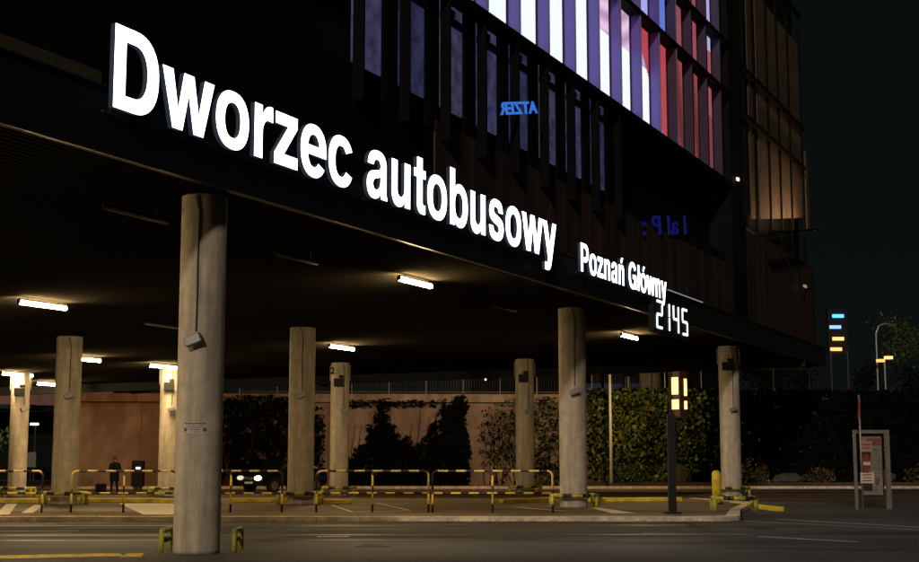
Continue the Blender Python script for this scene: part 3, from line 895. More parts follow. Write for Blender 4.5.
# ------------------------------------------------------------------ columns
def column(x, y, z0, label, conduit=-.25, number=None, gear=False, r=.405, notice=False):
    g = thing('concrete_column', (x, y, z0), label, 'column', 'round columns carrying the canopy')
    zt = ceil_z(x, y) - .004
    mb = MB(); mb.tube([(x, y, z0), (x, y, z0 + .06), (x, y, 2.2), (x, y, 4.2), (x, y, zt)], r, 48, cap=True)
    mb.build('shaft', M['concrete'], g, smooth=True)
    # direction to the camera side
    v = Vector((-x, -y, 0)).normalized(); side = Vector((-v.y, v.x, 0))
    a = conduit
    n = (v * math.cos(a) + side * math.sin(a))
    p = Vector((x, y, 0)) + n * (r + .018)
    mb = MB()
    wob = side * .02
    mb.tube([p + Vector((0, 0, zt - .02)) - side * .06, p + wob * .5 + Vector((0, 0, zt - .35)) , p + Vector((0, 0, zt - 1.1)), p + wob * .3 + Vector((0, 0, 4.4)), p + Vector((0, 0, 3.74))], .017, 6)
    mb.build('cable', M['dark'], g)
    q = Vector((x, y, 3.58)) + n * (r + .12)
    mb = MB(); mb.obox(q - side * .02, .30, .16, .17, rz=math.atan2(n.y, n.x) + R(90), ry=R(-22))
    lsp = mb.build('loudspeaker', M['grey'], g, bevel=.02)
    mb = MB(); mb.tube([Vector((x, y, 3.66)) + n * (r - .01), q + Vector((0, 0, .06))], .03, 8)
    mb.build('bracket', M['dark'], lsp)
    if notice:
        pts = []; mb = MB()
        for (da0, da1, z_0, z_1, mi) in ((-.52, .52, 2.01, 2.20, 0),):
            k = 8
            for i in range(k):
                b0, b1 = a_n + da0 + (da1 - da0) * i / k, a_n + da0 + (da1 - da0) * (i + 1) / k
                c = [Vector((x, y, zz)) + (v * math.cos(bb) + side * math.sin(bb)) * (r + .004) for bb, zz in ((b0, z_0), (b1, z_0), (b1, z_1), (b0, z_1))]
                mb.add(c, [(0, 1, 2, 3)])
        nt_ = mb.build('notice', mat('notice_paper', (.5, .45, .4), .6), g)
        mb = MB()
        rnd = random.Random(4)
        for row, (zc, w0, w1, h) in enumerate(((2.175, .05, .95, .03), (2.13, .15, .85, .012), (2.105, .2, .8, .012), (2.07, .28, .72, .02), (2.035, .3, .7, .01))):
            u = w0
            while u < w1:
                du = rnd.uniform(.02, .05)
                b0, b1 = a_n - .52 + 1.04 * u, a_n - .52 + 1.04 * min(u + du, w1)
                c = [Vector((x, y, zz)) + (v * math.cos(bb) + side * math.sin(bb)) * (r + .007) for bb, zz in ((b0, zc - h / 2), (b1, zc - h / 2), (b1, zc + h / 2), (b0, zc + h / 2))]
                mb.add(c, [(0, 1, 2, 3)])
                u += du + .012
        for b in (-.42, .42):
            c = []
            for k in range(14):
                t_ = 2 * math.pi * k / 14
                bb = a_n + b + .035 / r * math.cos(t_)
                c.append(Vector((x, y, 2.07 + .035 * math.sin(t_))) + (v * math.cos(bb) + side * math.sin(bb)) * (r + .007))
            mb.add(c, [tuple(range(14))])
        mb.build('print', mat('notice_print', (.12, .09, .08), .6), nt_)
    if gear:
        # bracket frame with lights and camera near the head, and the bay number
        mb = MB()
        for sx in (-1, 1):
            c = Vector((x, y, 0)) + side * (-sx) * (r + .03) + v * .1
            mb.tube([c + Vector((0, 0, zt - .1)), c + Vector((0, 0, zt - .75))], .022, 6)
        mb.build('sign_bracket', M['grey'], g)
        c = Vector((x, y, zt - .85)) + v * (r + .1) + side * -.05
        mb = MB(); mb.obox(c, .42, .14, .34, rz=math.atan2(v.y, v.x) + R(90)); mb.obox(c + Vector((0, 0, .25)) + side * .1, .2, .12, .12, rz=math.atan2(v.y, v.x) + R(90))
        mb.build('junction_box', M['black'], g, bevel=.015)
        c = Vector((x, y, zt - .55)) - side * (-(r + .55)) * -1
    if number:
        c = Vector((x, y, zt - .48)) + v * (r + .03) - side * .42
        cu = bpy.data.curves.new('number', 'FONT'); cu.body = number; cu.size = .38; cu.extrude = .006; cu.offset = .012
        ob = bpy.data.objects.new('tmp', cu); COL.objects.link(ob)
        dg = bpy.context.evaluated_depsgraph_get()
        me = bpy.data.meshes.new_from_object(ob.evaluated_get(dg)); bpy.data.objects.remove(ob)
        me.materials.clear(); me.materials.append(M['black'])
        o = bpy.data.objects.new('bay_number', me); COL.objects.link(o); o.parent = g
        o.location = c - Vector(g.location) - side * -0.0; o.rotation_euler = (R(90), 0, math.atan2(v.y, v.x) + R(90))
    return g
a_n = -.19
side_note = 'round concrete column '
column(-4.47, 23.5, 0, 'big near concrete column with a printed notice and loudspeaker, standing on the road', -.24, notice=True, r=.395)
column(-12.7, 44.2, .116, side_note + 'second from left, dull olive, in front of the left wall end', .1, r=.41)
column(-5.1, 44.1, .116, side_note + 'tan, full height, between the near column and the numbered one', .0, r=.415)
column(3.45, 41.6, .116, side_note + 'half shaded, under the sign Poznań Główny', .15, r=.415)
column(-5.05, 57.6, .02, side_note + 'bearing the number 2 near its head, behind the barriers', .45, number='2', gear=True, r=.385)
column(-18.1, 56.2, .02, side_note + 'at far left, brightly lit yellow', .4, gear=True, r=.37)
column(-11.95, 56.3, .02, side_note + 'brightest cream one, half hidden by the big near column', .2, gear=True, r=.40)
column(2.83, 59.2, .02, side_note + 'slim, in the centre before the ivy wall', .4, gear=True, r=.405)
column(11.2, 56.6, .02, side_note + 'rightmost, orange lit, beside the slanting yellow kerb', .35, gear=True, r=.42)

# low hoop guards round the column feet
def guard(x, y, z0, label, R0=.72, h=.36):
    g = thing('column_guard', (x, y, z0), label, 'guard', 'low hoop guards at the column feet')
    mb = MB()
    n = 8
    pts = [Vector((x + R0 * math.cos(2 * math.pi * k / n + .39), y + R0 * math.sin(2 * math.pi * k / n + .39), z0 + h)) for k in range(n)]
    for k in range(n):
        mb.tube([pts[k], pts[(k + 1) % n]], .06, 8)
    mb.build('rail', M['stripe_g'], g, smooth=True)
    for k in (0, 3, 4, 7):
        mb = MB(); mb.tube([(pts[k].x, pts[k].y, z0), (pts[k].x, pts[k].y, z0 + h - .03)], .065, 8)
        mb.build('leg', M['yelgreen'], g, smooth=True)
    return g
guard(-12.7, 44.2, .116, 'low yellow and black guard at the foot of the dull olive column')
guard(-5.1, 44.1, .116, 'low yellow and black guard at the foot of the tan column')
guard(3.45, 41.6, .116, 'low yellow and black guard at the foot of the half shaded column')
guard(-5.05, 57.6, .005, 'low yellow guard at the foot of the column numbered 2')
guard(-18.1, 56.2, .005, 'low yellow guard at the foot of the leftmost column')
guard(-11.95, 56.3, .005, 'low yellow guard at the foot of the brightest column')
guard(2.83, 59.2, .005, 'low yellow guard at the foot of the slim central column')
guard(11.2, 56.6, .005, 'low yellow guard at the foot of the rightmost column')
guard(7.75, 38.9, .116, 'low yellow guard on the platform corner, before the yellow bollard', .62)
for sx, lb in ((-1, 'left'), (1, 'right')):   # the near column has a hoop on each side
    x = -4.47 + sx * .62
    g = thing('column_guard', (x, 23.9, 0), 'short green yellow hoop guard on the %s side of the big near column' % lb, 'guard', 'low hoop guards at the column feet')
    mb = MB()
    mb.tube([(x, 23.6, 0), (x, 23.6, .30), (x, 23.66, .36), (x, 24.3, .36), (x, 24.36, .30), (x, 24.36, 0)], .045, 10)
    mb.build('hoop', M['yelgreen'], g, smooth=True)
    mb = MB(); mb.tube([(x - sx * .02, 23.8, .2), (x - sx * .02, 24.2, .2)], .04, 8)
    mb.build('cross_bar', M['black'], g)

# ------------------------------------------------------------------ barriers
def barrier(x0, x1, y, label, z0=.118, h=1.12):
    xm = (x0 + x1) / 2
    g = thing('barrier', (xm, y, z0), label, 'barrier', 'striped barriers along the platform edge')
    r = .030; c = .14
    path = [(x0, y, z0 + .62), (x0, y, z0 + h - c)]
    for k in range(1, 6):
        a = R(180 - 90 * k / 6); path.append((x0 + c + c * math.cos(a), y, z0 + h - c + c * math.sin(a)))
    path += [(x0 + c, y, z0 + h)]
    k_ = 12
    for k in range(1, k_): path.append((x0 + c + (x1 - x0 - 2 * c) * k / k_, y, z0 + h))
    path += [(x1 - c, y, z0 + h)]
    for k in range(1, 6):
        a = R(90 - 90 * k / 6); path.append((x1 - c + c * math.cos(a), y, z0 + h - c + c * math.sin(a)))
    path += [(x1, y, z0 + h - c), (x1, y, z0 + .62)]
    mb = MB(); mb.tube(path, r, 10)
    mb.build('top_rail', M['stripe_x'], g, smooth=True)
    mb = MB(); mb.tube([(x0 + .031, y, z0 + .52), (x1 - .031, y, z0 + .52)], .028, 8)
    mb.build('lower_rail', M['stripe_l'], g, smooth=True)
    for x in (x0, xm, x1):
        mb = MB(); mb.tube([(x, y, z0), (x, y, z0 + (.62 if x != xm else h - .03))], r * .98, 8)
        mb.build('post', M['stripe_z'], g, smooth=True)
    return g
barrier(-15.0, -11.4, 37.6, 'striped barrier at far left, in front of the yellow lit column')
barrier(-10.6, -7.75, 37.6, 'striped barrier left of the big near column, before person and ticket machine')
barrier(-7.65, -4.85, 37.6, 'striped barrier right of the big near column, in front of the car')
barrier(-3.92, -.85, 37.7, 'striped barrier in the middle, left of the joined pair')
barrier(-.74, 2.55, 37.7, 'striped barrier in the middle, right one, ending by the half shaded column')

# ------------------------------------------------------------------ pole with lit display
g = thing('display_pole', (5.72, 37, .118), 'dark pole with a lit orange and white display lantern at its head', 'display')
mb = MB(); mb.box(5.62, 5.82, 36.9, 37.1, .118, 2.75); mb.box(5.5, 5.94, 36.78, 37.22, .118, .16)
mb.build('pole', M['black'], g)
cb = Vector((5.97, 37, 3.3))
hb = MB(); hb.obox(cb, .30, .30, 1.12, rz=R(38)); hb.obox(cb + Vector((0, 0, .59)), .33, .33, .05, rz=R(38)); hb.obox(cb - Vector((0, 0, .59)), .33, .33, .05, rz=R(38))
box = hb.build('lantern', mat('brown_housing', (.07, .025, .012), .5), g)
pane = emis('display_light', (1, .54, .17), 3)
Mx = Matrix.Translation(cb) @ Matrix.Rotation(R(38), 4, 'Z')
def lpane(face, u0, u1, z0, z1):
    mb = MB()
    d = .153
    if face == 'L': pts = [(-d, -u0, z0), (-d, -u1, z0), (-d, -u1, z1), (-d, -u0, z1)]
    else: pts = [(u0, -d, z0), (u1, -d, z0), (u1, -d, z1), (u0, -d, z1)]
    q = [Mx @ Vector(p) for p in pts]
    nn = (Mx.to_3x3() @ (Vector((-1, 0, 0)) if face == 'L' else Vector((0, -1, 0)))) * .01
    mb.hexa([a for a in q] + [a + nn for a in q])
    mb.build('lit_panel', pane, box)
lpane('L', -.13, .10, .0, .46); lpane('L', -.13, .11, -.40, -.14)
lpane('R', .02, .12, -.04, .42); lpane('R', .02, .12, -.40, -.18)
mb = MB(); mb.tube([(5.72, 37, 2.7), (5.72, 37, 3.9)], .04, 8)
mb.build('rod', M['black'], g)
# ------------------------------------------------------------------ bollard
g = thing('bollard', (8.3, 44.4, .116), 'thick yellow bollard near the right end of the platform', 'bollard')
mb = MB(); mb.tube([(8.3, 44.4, .116), (8.3, 44.4, 1.08), (8.3, 44.4, 1.15), (8.3, 44.4, 1.19)], [.145, .145, .12, .05], 20)
mb.build('post', M['yellow'], g, smooth=True)
mb = MB(); mb.tube([(8.3, 44.4, .117), (8.3, 44.4, .18)], .21, 20)
mb.build('base_collar', M['dark'], g, smooth=True)

# flag pole
g = thing('flagpole', (7.9, 71.5, .13), 'thin pale pole standing before the ivy, right of the half shaded column', 'pole')
mb = MB(); mb.tube([(7.9, 71.5, .13), (7.9, 71.5, 7.1)], [.09, .06], 10); mb.build('mast', M['pale'], g, smooth=True)
mb = MB(); mb.tube([(7.9, 71.5, .131), (7.9, 71.5, .3)], .16, 10); mb.build('foot', M['dark'], g)

# ------------------------------------------------------------------ information board and road signs at right
yb_ = 43.3
g = thing('information_board', (13.0, yb_, 0), 'framed information board with map poster standing at right', 'board')
mb = MB(); mb.box(12.45, 12.53, yb_ - .05, yb_ + .05, 0, 2.47); mb.box(13.44, 13.58, yb_ - .06, yb_ + .06, 0, 2.47); mb.box(12.532, 13.438, yb_ - .04, yb_ + .04, 2.36, 2.47)
mb.build('frame', mat('board_frame', (.17, .15, .12), .6, noise=(4, .3)), g)
mb = MB(); mb.box(12.66, 13.36, yb_ - .035, yb_ + .035, .4, 2.3)
pn = mb.build('panel', M['black'], g)
mb = MB(); mb.box(12.70, 13.32, yb_ - .045, yb_ - .037, .44, 2.26)
ps = mb.build('poster', mat('poster_paper', (.24, .2, .16), .6, noise=(3, .35)), pn)
pr = mat('poster_red', (.16, .045, .025), .6); pd = mat('poster_ink', (.1, .075, .06), .6)
mb = MB(); yy = yb_ - .047
mb.box(12.86, 13.31, yy - .003, yy, 1.98, 2.2, 0); mb.build('heading', [pr, pd], ps)
mb = MB()
rnd = random.Random(9)
for r_ in range(9):
    z = 1.82 - r_ * .075; u = 12.84
    while u < 13.28:
        w = rnd.uniform(.03, .09); mb.box(u, min(u + w, 13.3), yy - .003, yy, z, z + (.05 if r_ == 0 else .025), 1); u += w + .02
mb.build('text_lines', [pr, pd], ps); mb = MB()
mb.box(12.72, 13.3, yy - .003, yy, 1.1, 1.115, 1)
mb.tube([(13.12, yy + .004, 1.0), (13.16, yy + .004, .94), (13.13, yy + .004, .82), (13.15, yy + .004, .74)], [.03, .07, .06, .02], 6, 1)
for k in range(7):
    x = 12.74 + k * .05; mb.tube([(x, yy + .002, .5 + .1 * (k % 3)), (x + .06, yy + .002, .62 + .09 * (k % 2)), (x + .13, yy + .002, .55)], .008, 4, 1)
mb.build('map', [pr, pd], ps)
ys = 42.6
g = thing('road_sign', (12.48, ys, 0), 'thin pole with small red and white signs in front of the information board', 'sign')
mb = MB(); mb.tube([(12.48, ys, 0), (12.48, ys, 3.55)], .03, 8); mb.build('pole', M['grey'], g, smooth=True)
def disc(cx, cz, r, m, name, yo, sx=1.):
    mb = MB(); mb.tube([(cx, ys - yo, cz), (cx, ys - yo - .012, cz)], r, 24)
    for i, v in enumerate(mb.v): mb.v[i] = (cx + (v[0] - cx) * sx, v[1], v[2])
    return mb.build(name, m, g)
red = mat('sign_red', (.2, .025, .02), .5); wh = mat('sign_white', (.6, .5, .45), .5)
disc(12.62, 1.42, .30, red, 'round_sign', .034, .45); 
mb = MB(); mb.box(12.52, 12.74, ys - .06, ys - .05, 1.37, 1.47); mb.build('sign_bar', wh, g)
mb = MB(); mb.box(12.42, 12.84, ys - .045, ys - .034, .82, 1.14); pl_ = mb.build('plate', wh, g)
mb = MB()
for k, w in enumerate((.30, .24, .32)): mb.box(12.63 - w / 2, 12.63 + w / 2, ys - .049, ys - .046, 1.06 - k * .09, 1.09 - k * .09)
mb.build('lettering', red, pl_)
mb = MB(); mb.box(12.47, 12.82, ys - .045, ys - .034, 1.78, 2.12); pl_ = mb.build('plate', mat('sign_faded', (.3, .2, .16), .6), g)
mb = MB(); mb.box(12.51, 12.78, ys - .049, ys - .046, 1.98, 2.02); mb.box(12.51, 12.74, ys - .049, ys - .046, 1.88, 1.92); mb.build('lettering', red, pl_)
mb = MB(); mb.obox((12.46, ys - .045, 3.12), .06, .012, .62, ry=R(4)); mb.build('arrow_plate', red, g)

# ------------------------------------------------------------------ far retaining wall
wy = lambda x: 73.07 + (x + 8.47) * .0153 * 10 / 1.53 * .153 / .1 if False else 73.07 + (x + 8.47) * .05
wl = thing('retaining_wall', (0, wy(0), .13), 'long concrete retaining wall behind the bus bays, lit orange pink', 'wall')
mb = MB()
X0, X1 = -20.2, 40
mb.hexa([(X0, wy(X0), .1), (X1, wy(X1), .1), (X1, wy(X1) + .6, .1), (X0, wy(X0) + .6, .1),
         (X0, wy(X0), 4.5), (X1, wy(X1), 4.5), (X1, wy(X1) + .6, 4.5), (X0, wy(X0) + .6, 4.5)])
mb.build('wall_face', M['wall'], wl)
mb = MB(); x = X0
while x < X1:
    a, b = x + .01, min(x + 3.3, X1) - .01
    mb.hexa([(a, wy(a) - .14, 4.56), (b, wy(b) - .14, 4.56), (b, wy(b) + .66, 4.56), (a, wy(a) + .66, 4.56),
             (a, wy(a) - .14, 5.0), (b, wy(b) - .14, 5.0), (b, wy(b) + .66, 5.0), (a, wy(a) + .66, 5.0)])
    x += 3.3
mb.build('parapet_band', M['wall_band'], wl)
mb = MB(); mb.hexa([(X0, wy(X0) + .02, 4.49), (X1, wy(X1) + .02, 4.49), (X1, wy(X1) + .5, 4.49), (X0, wy(X0) + .5, 4.49), (X0, wy(X0) + .02, 4.57), (X1, wy(X1) + .02, 4.57), (X1, wy(X1) + .5, 4.57), (X0, wy(X0) + .5, 4.57)])
mb.build('shadow_gap', M['black'], wl)
mb = MB()
for x in [X0 + 3.3 * k for k in range(1, 18)]:
    mb.box(x - .03, x + .03, wy(x) - .012, wy(x) + .05, .13, 4.48)
mb.build('joint_strip', mat('wall_joint', (.16, .1, .075), .9), wl)
mb = MB(); mb.hexa([(X0, 76.5, 4.6), (X1, 79, 4.6), (X1, 150, 4.6), (X0, 150, 4.6), (X0, 76.5, 4.9), (X1, 79, 4.9), (X1, 150, 4.9), (X0, 150, 4.9)])
structure(mb.build('upper_terrace', M['bldg'], loc=(0, 76, 4.6)))
# railing on top of the wall
def railing(xa, xb, label):
    g = thing('terrace_railing', ((xa + xb) / 2, wy(xa), 5), label, 'railing', 'railings on top of the wall')
    mb = MB(); mb.tube([(xa, wy(xa) + .2, 6.42), (xb, wy(xb) + .2, 6.42)], .03, 6); mb.tube([(xa, wy(xa) + .2, 5.12), (xb, wy(xb) + .2, 5.12)], .02, 6)
    mb.build('handrail', M['grey'], g)
    mb = MB(); x = xa
    while x <= xb:
        mb.tube([(x, wy(x) + .2, 5.12), (x, wy(x) + .2, 6.4)], .011, 4); x += .14
    mb.build('balusters', M['dark'], g)
    x = xa
    while x <= xb:
        mb = MB(); mb.tube([(x, wy(x) + .2, 5.0), (x, wy(x) + .2, 6.4)], .028, 6); mb.build('post', M['grey'], g); x += 2.0
railing(7.2, 19.4, 'thin steel railing on top of the wall above the ivy')
railing(-11.8, 6.6, 'thin steel railing on the bare left part of the wall')
# column and kiosk things on the terrace
g = thing('terrace_column', (11.2, 80, 4.9), 'grey round column on the terrace behind the railing', 'column')
mb = MB(); mb.tube([(11.2, 80, 4.9), (11.2, 80, 7.9)], .62, 24); mb.build('shaft', M['concrete'], g, smooth=True)
mb = MB(); mb.tube([(11.2, 79.36, 5.0), (11.2, 79.36, 7.8)], .035, 6); mb.build('downpipe', M['dark'], g)
g = thing('terrace_lamp_post', (9.9, 80, 4.9), 'dark slim post with a small lit lamp left of the terrace column', 'lamp post')
mb = MB(); mb.box(9.75, 10.02, 79.9, 80.1, 4.9, 7.9); mb.box(9.4, 10.6, 79.85, 80.15, 7.78, 7.9); mb.build('post', M['dark'], g)
mb = MB(); mb.box(9.72, 10.1, 79.8, 79.88, 6.95, 7.05); mb.build('lamp', emis('small_lamp', (1, .95, .8), .8), g)

# ------------------------------------------------------------------ unseen floodlights added behind the rear beam to light the wall
for i, (x, e, c, tx) in enumerate(((-15.5, 125, (1, .38, .11), -16), (-6.5, 110, (1, .6, .34), -5), (1.5, 190, (1, .62, .38), 0), (8.2, 240, (1, .72, .3), 8.6), (-24, 60, (1, .5, .2), -23))):
    y = yb(x) + 1.2; z = ceil_z(x, y) - .28
    g = thing('floodlight', (x, y, z), ['floodlight behind the rear beam facing the orange left end of the wall', 'floodlight behind the rear beam facing the ivy right of the near column', 'floodlight behind the rear beam facing the bare middle of the wall', 'floodlight behind the rear beam facing the yellowish ivy', 'weak floodlight behind the rear beam at the dark left passage'][i], 'floodlight', 'floodlights behind the rear beam')
    mb = MB(); mb.obox((x, y, z), .4, .14, .3, rx=R(35)); mb.tube([(x, y, z + .1), (x, y, z + .275)], .02, 6)
    mb.build('lamp_body', M['black'], g)
    ld = bpy.data.lights.new('floodlight', 'AREA'); ld.energy = e; ld.size = .4; ld.color = c
    lo = bpy.data.objects.new('lamp_light', ld); COL.objects.link(lo); lo.parent = g
    lo.location = (0, .2, -.08)
    dv = (Vector((tx, wy(tx), 1.8)) - Vector((x, y, z))).normalized()
    lo.rotation_euler = (-dv).to_track_quat('Z', 'Y').to_euler()

# ------------------------------------------------------------------ ivy on the wall
def inside(x, z, poly):
    c = False; j = len(poly) - 1
    for i in range(len(poly)):
        xi, zi = poly[i]; xj, zj = poly[j]
        if (zi > z) != (zj > z) and x < (xj - xi) * (z - zi) / (zj - zi) + xi: c = not c
        j = i
    return c
def leaves(mb, c, s, rnd, mi=0):
    u = Vector((rnd.gauss(0, 1), rnd.gauss(0, 1), rnd.gauss(0, 1))).normalized()
    w = u.orthogonal().normalized(); w.rotate(Matrix.Rotation(rnd.uniform(0, 6.28), 3, u)); q = u.cross(w)
    c = Vector(c)
    mb.add([c - w * s * .5, c + q * s * .32, c + w * s * .55, c - q * s * .32], [(0, 1, 2, 3)], mi)
px = lambda p: [((x - 459.5) * .0545, 1.6 + (458 - y) * .0545) for x, y in p]
def ivy(poly, n, mats, weights, label, depth=.55, stems=6, seed=1, sz=(.12, .26), ragged=.25, gaps=.5, stem_off=.05, back=0, tall=1.):
    rnd = random.Random(seed)
    P = px(poly)
    xs, zs = [p[0] for p in P], [p[1] for p in P]
    xm = sum(xs) / len(xs)
    g = thing('ivy', (xm, wy(xm), .13), label, 'ivy', 'ivy climbing the retaining wall')
    mb = MB()
    clumps = [(rnd.uniform(min(xs), max(xs)), rnd.uniform(min(zs), max(zs)), rnd.uniform(.4, 1.1)) for _ in range(40)]
    for _ in range(int(n * back)):  # near-black backing leaves paint the shade in the ivy's recesses
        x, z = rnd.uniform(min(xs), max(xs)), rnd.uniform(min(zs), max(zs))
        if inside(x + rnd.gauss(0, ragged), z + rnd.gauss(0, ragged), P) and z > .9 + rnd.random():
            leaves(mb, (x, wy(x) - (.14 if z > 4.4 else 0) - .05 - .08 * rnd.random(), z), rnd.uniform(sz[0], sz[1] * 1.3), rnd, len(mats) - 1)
    k = 0; tries = 0
    while k < n and tries < n * 30:
        tries += 1
        x, z = rnd.uniform(min(xs), max(xs)), rnd.uniform(min(zs), max(zs))
        if not inside(x + rnd.gauss(0, ragged), z + rnd.gauss(0, ragged), P) or z < .15: continue
        near = max((1 - math.hypot(x - a, (z - b) * tall) / c for a, b, c in clumps), default=0)
        if near < 0 and rnd.random() < gaps: continue
        d = .06 + depth * max(0, near) * rnd.random() + rnd.random() * .12
        mi = rnd.choices(range(len(mats)), weights)[0]
        leaves(mb, (x, wy(x) - (.14 if z > 4.4 else 0) - d, z), rnd.uniform(*sz), rnd, mi); k += 1
    mb.build('foliage', mats, g)
    mb = MB()
    for _ in range(stems):
        x = rnd.uniform(min(xs) + .3, max(xs) - .3); z = .13
        zt = min(max(zs), 4.45) * rnd.uniform(.55, 1.0)
        path = []
        while z < zt:
            path.append((x, wy(x) - stem_off, z)); z += .45; x += rnd.uniform(-.12, .12)
        if len(path) > 1:
            mb.tube(path, [.03 - .02 * i / len(path) for i in range(len(path))], 5)
    if mb.v: mb.build('stem', M['stem'], g)
    return g
LF, LG, LD, LB = M['leaf'], M['leaf_gold'], M['leaf_dark'], M['leaf_brown']
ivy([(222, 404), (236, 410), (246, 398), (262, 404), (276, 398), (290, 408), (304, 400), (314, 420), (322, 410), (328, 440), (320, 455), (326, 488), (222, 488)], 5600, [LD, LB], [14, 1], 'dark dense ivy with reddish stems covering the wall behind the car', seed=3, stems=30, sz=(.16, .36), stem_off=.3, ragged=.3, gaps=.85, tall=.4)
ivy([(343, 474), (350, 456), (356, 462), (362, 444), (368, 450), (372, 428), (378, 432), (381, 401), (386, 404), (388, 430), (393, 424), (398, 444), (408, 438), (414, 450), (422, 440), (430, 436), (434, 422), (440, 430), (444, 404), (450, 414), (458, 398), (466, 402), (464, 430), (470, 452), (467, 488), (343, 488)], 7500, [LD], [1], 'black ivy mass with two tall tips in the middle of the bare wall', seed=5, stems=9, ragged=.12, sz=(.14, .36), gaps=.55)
ivy([(478, 432), (492, 424), (505, 412), (530, 404), (556, 398), (560, 488), (528, 486), (505, 466), (486, 450)], 2300, [LD, LB, LF], [5, 3, 3], 'thin brownish ivy partly baring the wall behind the slim central column', seed=8, depth=.3, stems=14, ragged=.5)
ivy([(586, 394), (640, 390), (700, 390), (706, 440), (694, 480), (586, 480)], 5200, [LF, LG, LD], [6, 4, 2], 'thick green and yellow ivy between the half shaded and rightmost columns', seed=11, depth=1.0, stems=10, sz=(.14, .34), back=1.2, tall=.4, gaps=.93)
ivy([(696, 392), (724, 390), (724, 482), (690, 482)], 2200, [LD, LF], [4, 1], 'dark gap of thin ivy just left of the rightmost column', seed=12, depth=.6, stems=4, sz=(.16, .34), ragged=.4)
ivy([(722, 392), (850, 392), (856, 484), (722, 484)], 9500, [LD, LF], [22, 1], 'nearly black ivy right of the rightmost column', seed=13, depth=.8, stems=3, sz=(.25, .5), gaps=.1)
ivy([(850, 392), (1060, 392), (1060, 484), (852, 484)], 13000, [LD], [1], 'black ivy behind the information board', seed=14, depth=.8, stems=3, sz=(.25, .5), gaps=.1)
ivy([(350, 402), (440, 402), (440, 408), (350, 410)], 260, [LD], [1], 'thin fringe of ivy trailing along the parapet band', seed=21, depth=.15, stems=0, ragged=.05)

# low planting bed with stones at the wall foot, right
M['soil'] = ground_mat('soil', (.07, .05, .035), (.04, .03, .022), .6, .9)
mb = MB(); mb.prism([(6, 72.6), (40, 74.6), (40, 75.6), (6, 73.6)], .13, .3)
structure(mb.build('planting_bed', M['soil'], loc=(20, 73, .13)))
rnd = random.Random(31)
for i, (x, s, h, lb) in enumerate(((11.9, .5, .9, 'tall pale jagged stone'), (14.6, .8, .6, 'broad pale stone'), (16.1, .4, .8, 'narrow upright stone'), (17.6, .9, .5, 'low flat stone'), (22.9, .7, .6, 'rounded stone'))):
    me_ = MB(); y = 73.2 + (x - 6) * .055
    bm = bmesh.new(); bmesh.ops.create_icosphere(bm, subdivisions=2, radius=1)
    for v in bm.verts:
        k = 1 + rnd.uniform(-.22, .22); v.co = Vector((v.co.x * s * k, v.co.y * .35 * k, v.co.z * h * k * .6 + h * .4))
    me = bpy.data.meshes.new('rock'); bm.to_mesh(me); bm.free(); me.materials.append(M['stone'])
    o = bpy.data.objects.new('rock', me); COL.objects.link(o); o.location = (x, y - .2, .3)
    tag(o, lb + [' at the wall foot left of the rightmost column', ' at the wall foot just right of the rightmost column', ' at the wall foot in the dark right part', ' at the wall foot far right of the column', ' at the wall foot beside the information board'][i], 'stone', 'stones at the wall foot')
def shrub(x, y, r, h, n, m, label, seed):
    rnd = random.Random(seed); g = thing('shrub', (x, y, .3), label, 'shrub', 'shrubs in the bed at the wall foot')
    mb = MB()
    for _ in range(n):
        a = rnd.uniform(0, 6.28); q = rnd.random() ** .5 * r; z = rnd.random() * h * (1 - .5 * (q / r) ** 2)
        leaves(mb, (x + q * math.cos(a), y + q * math.sin(a) * .5, .32 + z), rnd.uniform(.1, .22), rnd)
    mb.build('foliage', m, g)
    mb = MB()
    for k in range(5):
        a = k * 1.25; mb.tube([(x, y, .3), (x + .3 * r * math.cos(a), y + .2 * r * math.sin(a), .3 + h * .6)], .02, 5)
    mb.build('stem', M['bark'], g)
for i, (x, r, h, m) in enumerate(((9.0, .8, 1.0, LF), (15.6, 1.0, 1.4, LG), (19.3, .9, .8, LB), (25.0, 1.1, 1.1, LB))):
    shrub(x, 73.0 + (x - 6) * .055, r, h, 420, m, ['low green shrub at the wall foot behind the yellow bollard', 'yellowish shrub at the wall foot right of the rightmost column', 'small dry shrub in the dark right bed', 'dry shrub behind the right leg of the information board'][i], 40 + i)

# ------------------------------------------------------------------ trees at right
def tree(x, y, z0, h, rad, n, m, label, seed, trunk=.18):
    rnd = random.Random(seed); g = thing('tree', (x, y, z0), label, 'tree', 'trees beyond the wall')
    mb = MB(); mb.tube([(x, y, z0), (x + .1, y, z0 + h * .3), (x - .1, y, z0 + h * .55)], [trunk, trunk * .8, trunk * .5], 8)
    tips = []
    for k in range(9):
        a = rnd.uniform(0, 6.28); e = Vector((x + rad * .7 * math.cos(a), y + rad * .7 * math.sin(a), z0 + h * rnd.uniform(.55, .9)))
        s = Vector((x, y, z0 + h * rnd.uniform(.3, .55))); mb.tube([s, (s + e) / 2 + Vector((0, 0, .25)), e], [trunk * .4, trunk * .25, .02], 5); tips.append(e)
    mb.build('trunk', M['bark'], g)
    mb = MB()
    cl = [(t + Vector((rnd.gauss(0, .5), rnd.gauss(0, .5), rnd.gauss(0, .4))), rnd.uniform(.3, .55) * rad) for t in tips for _ in range(3)]
    for _ in range(n):
        c, r_ = rnd.choice(cl); d = Vector((rnd.gauss(0, 1), rnd.gauss(0, 1), rnd.gauss(0, .8))).normalized() * r_ * rnd.random() ** .4
        leaves(mb, c + d, rnd.uniform(.14, .30), rnd)
    mb.build('crown', m, g)
tree(38.5, 112, 4.9, 8.5, 3.6, 2200, LF, 'tree at the right edge with lamp lit leaves', 51)
tree(24.5, 104, 4.9, 4.0, 2.4, 1500, LD, 'dark round tree below the blue and orange light bars', 52)
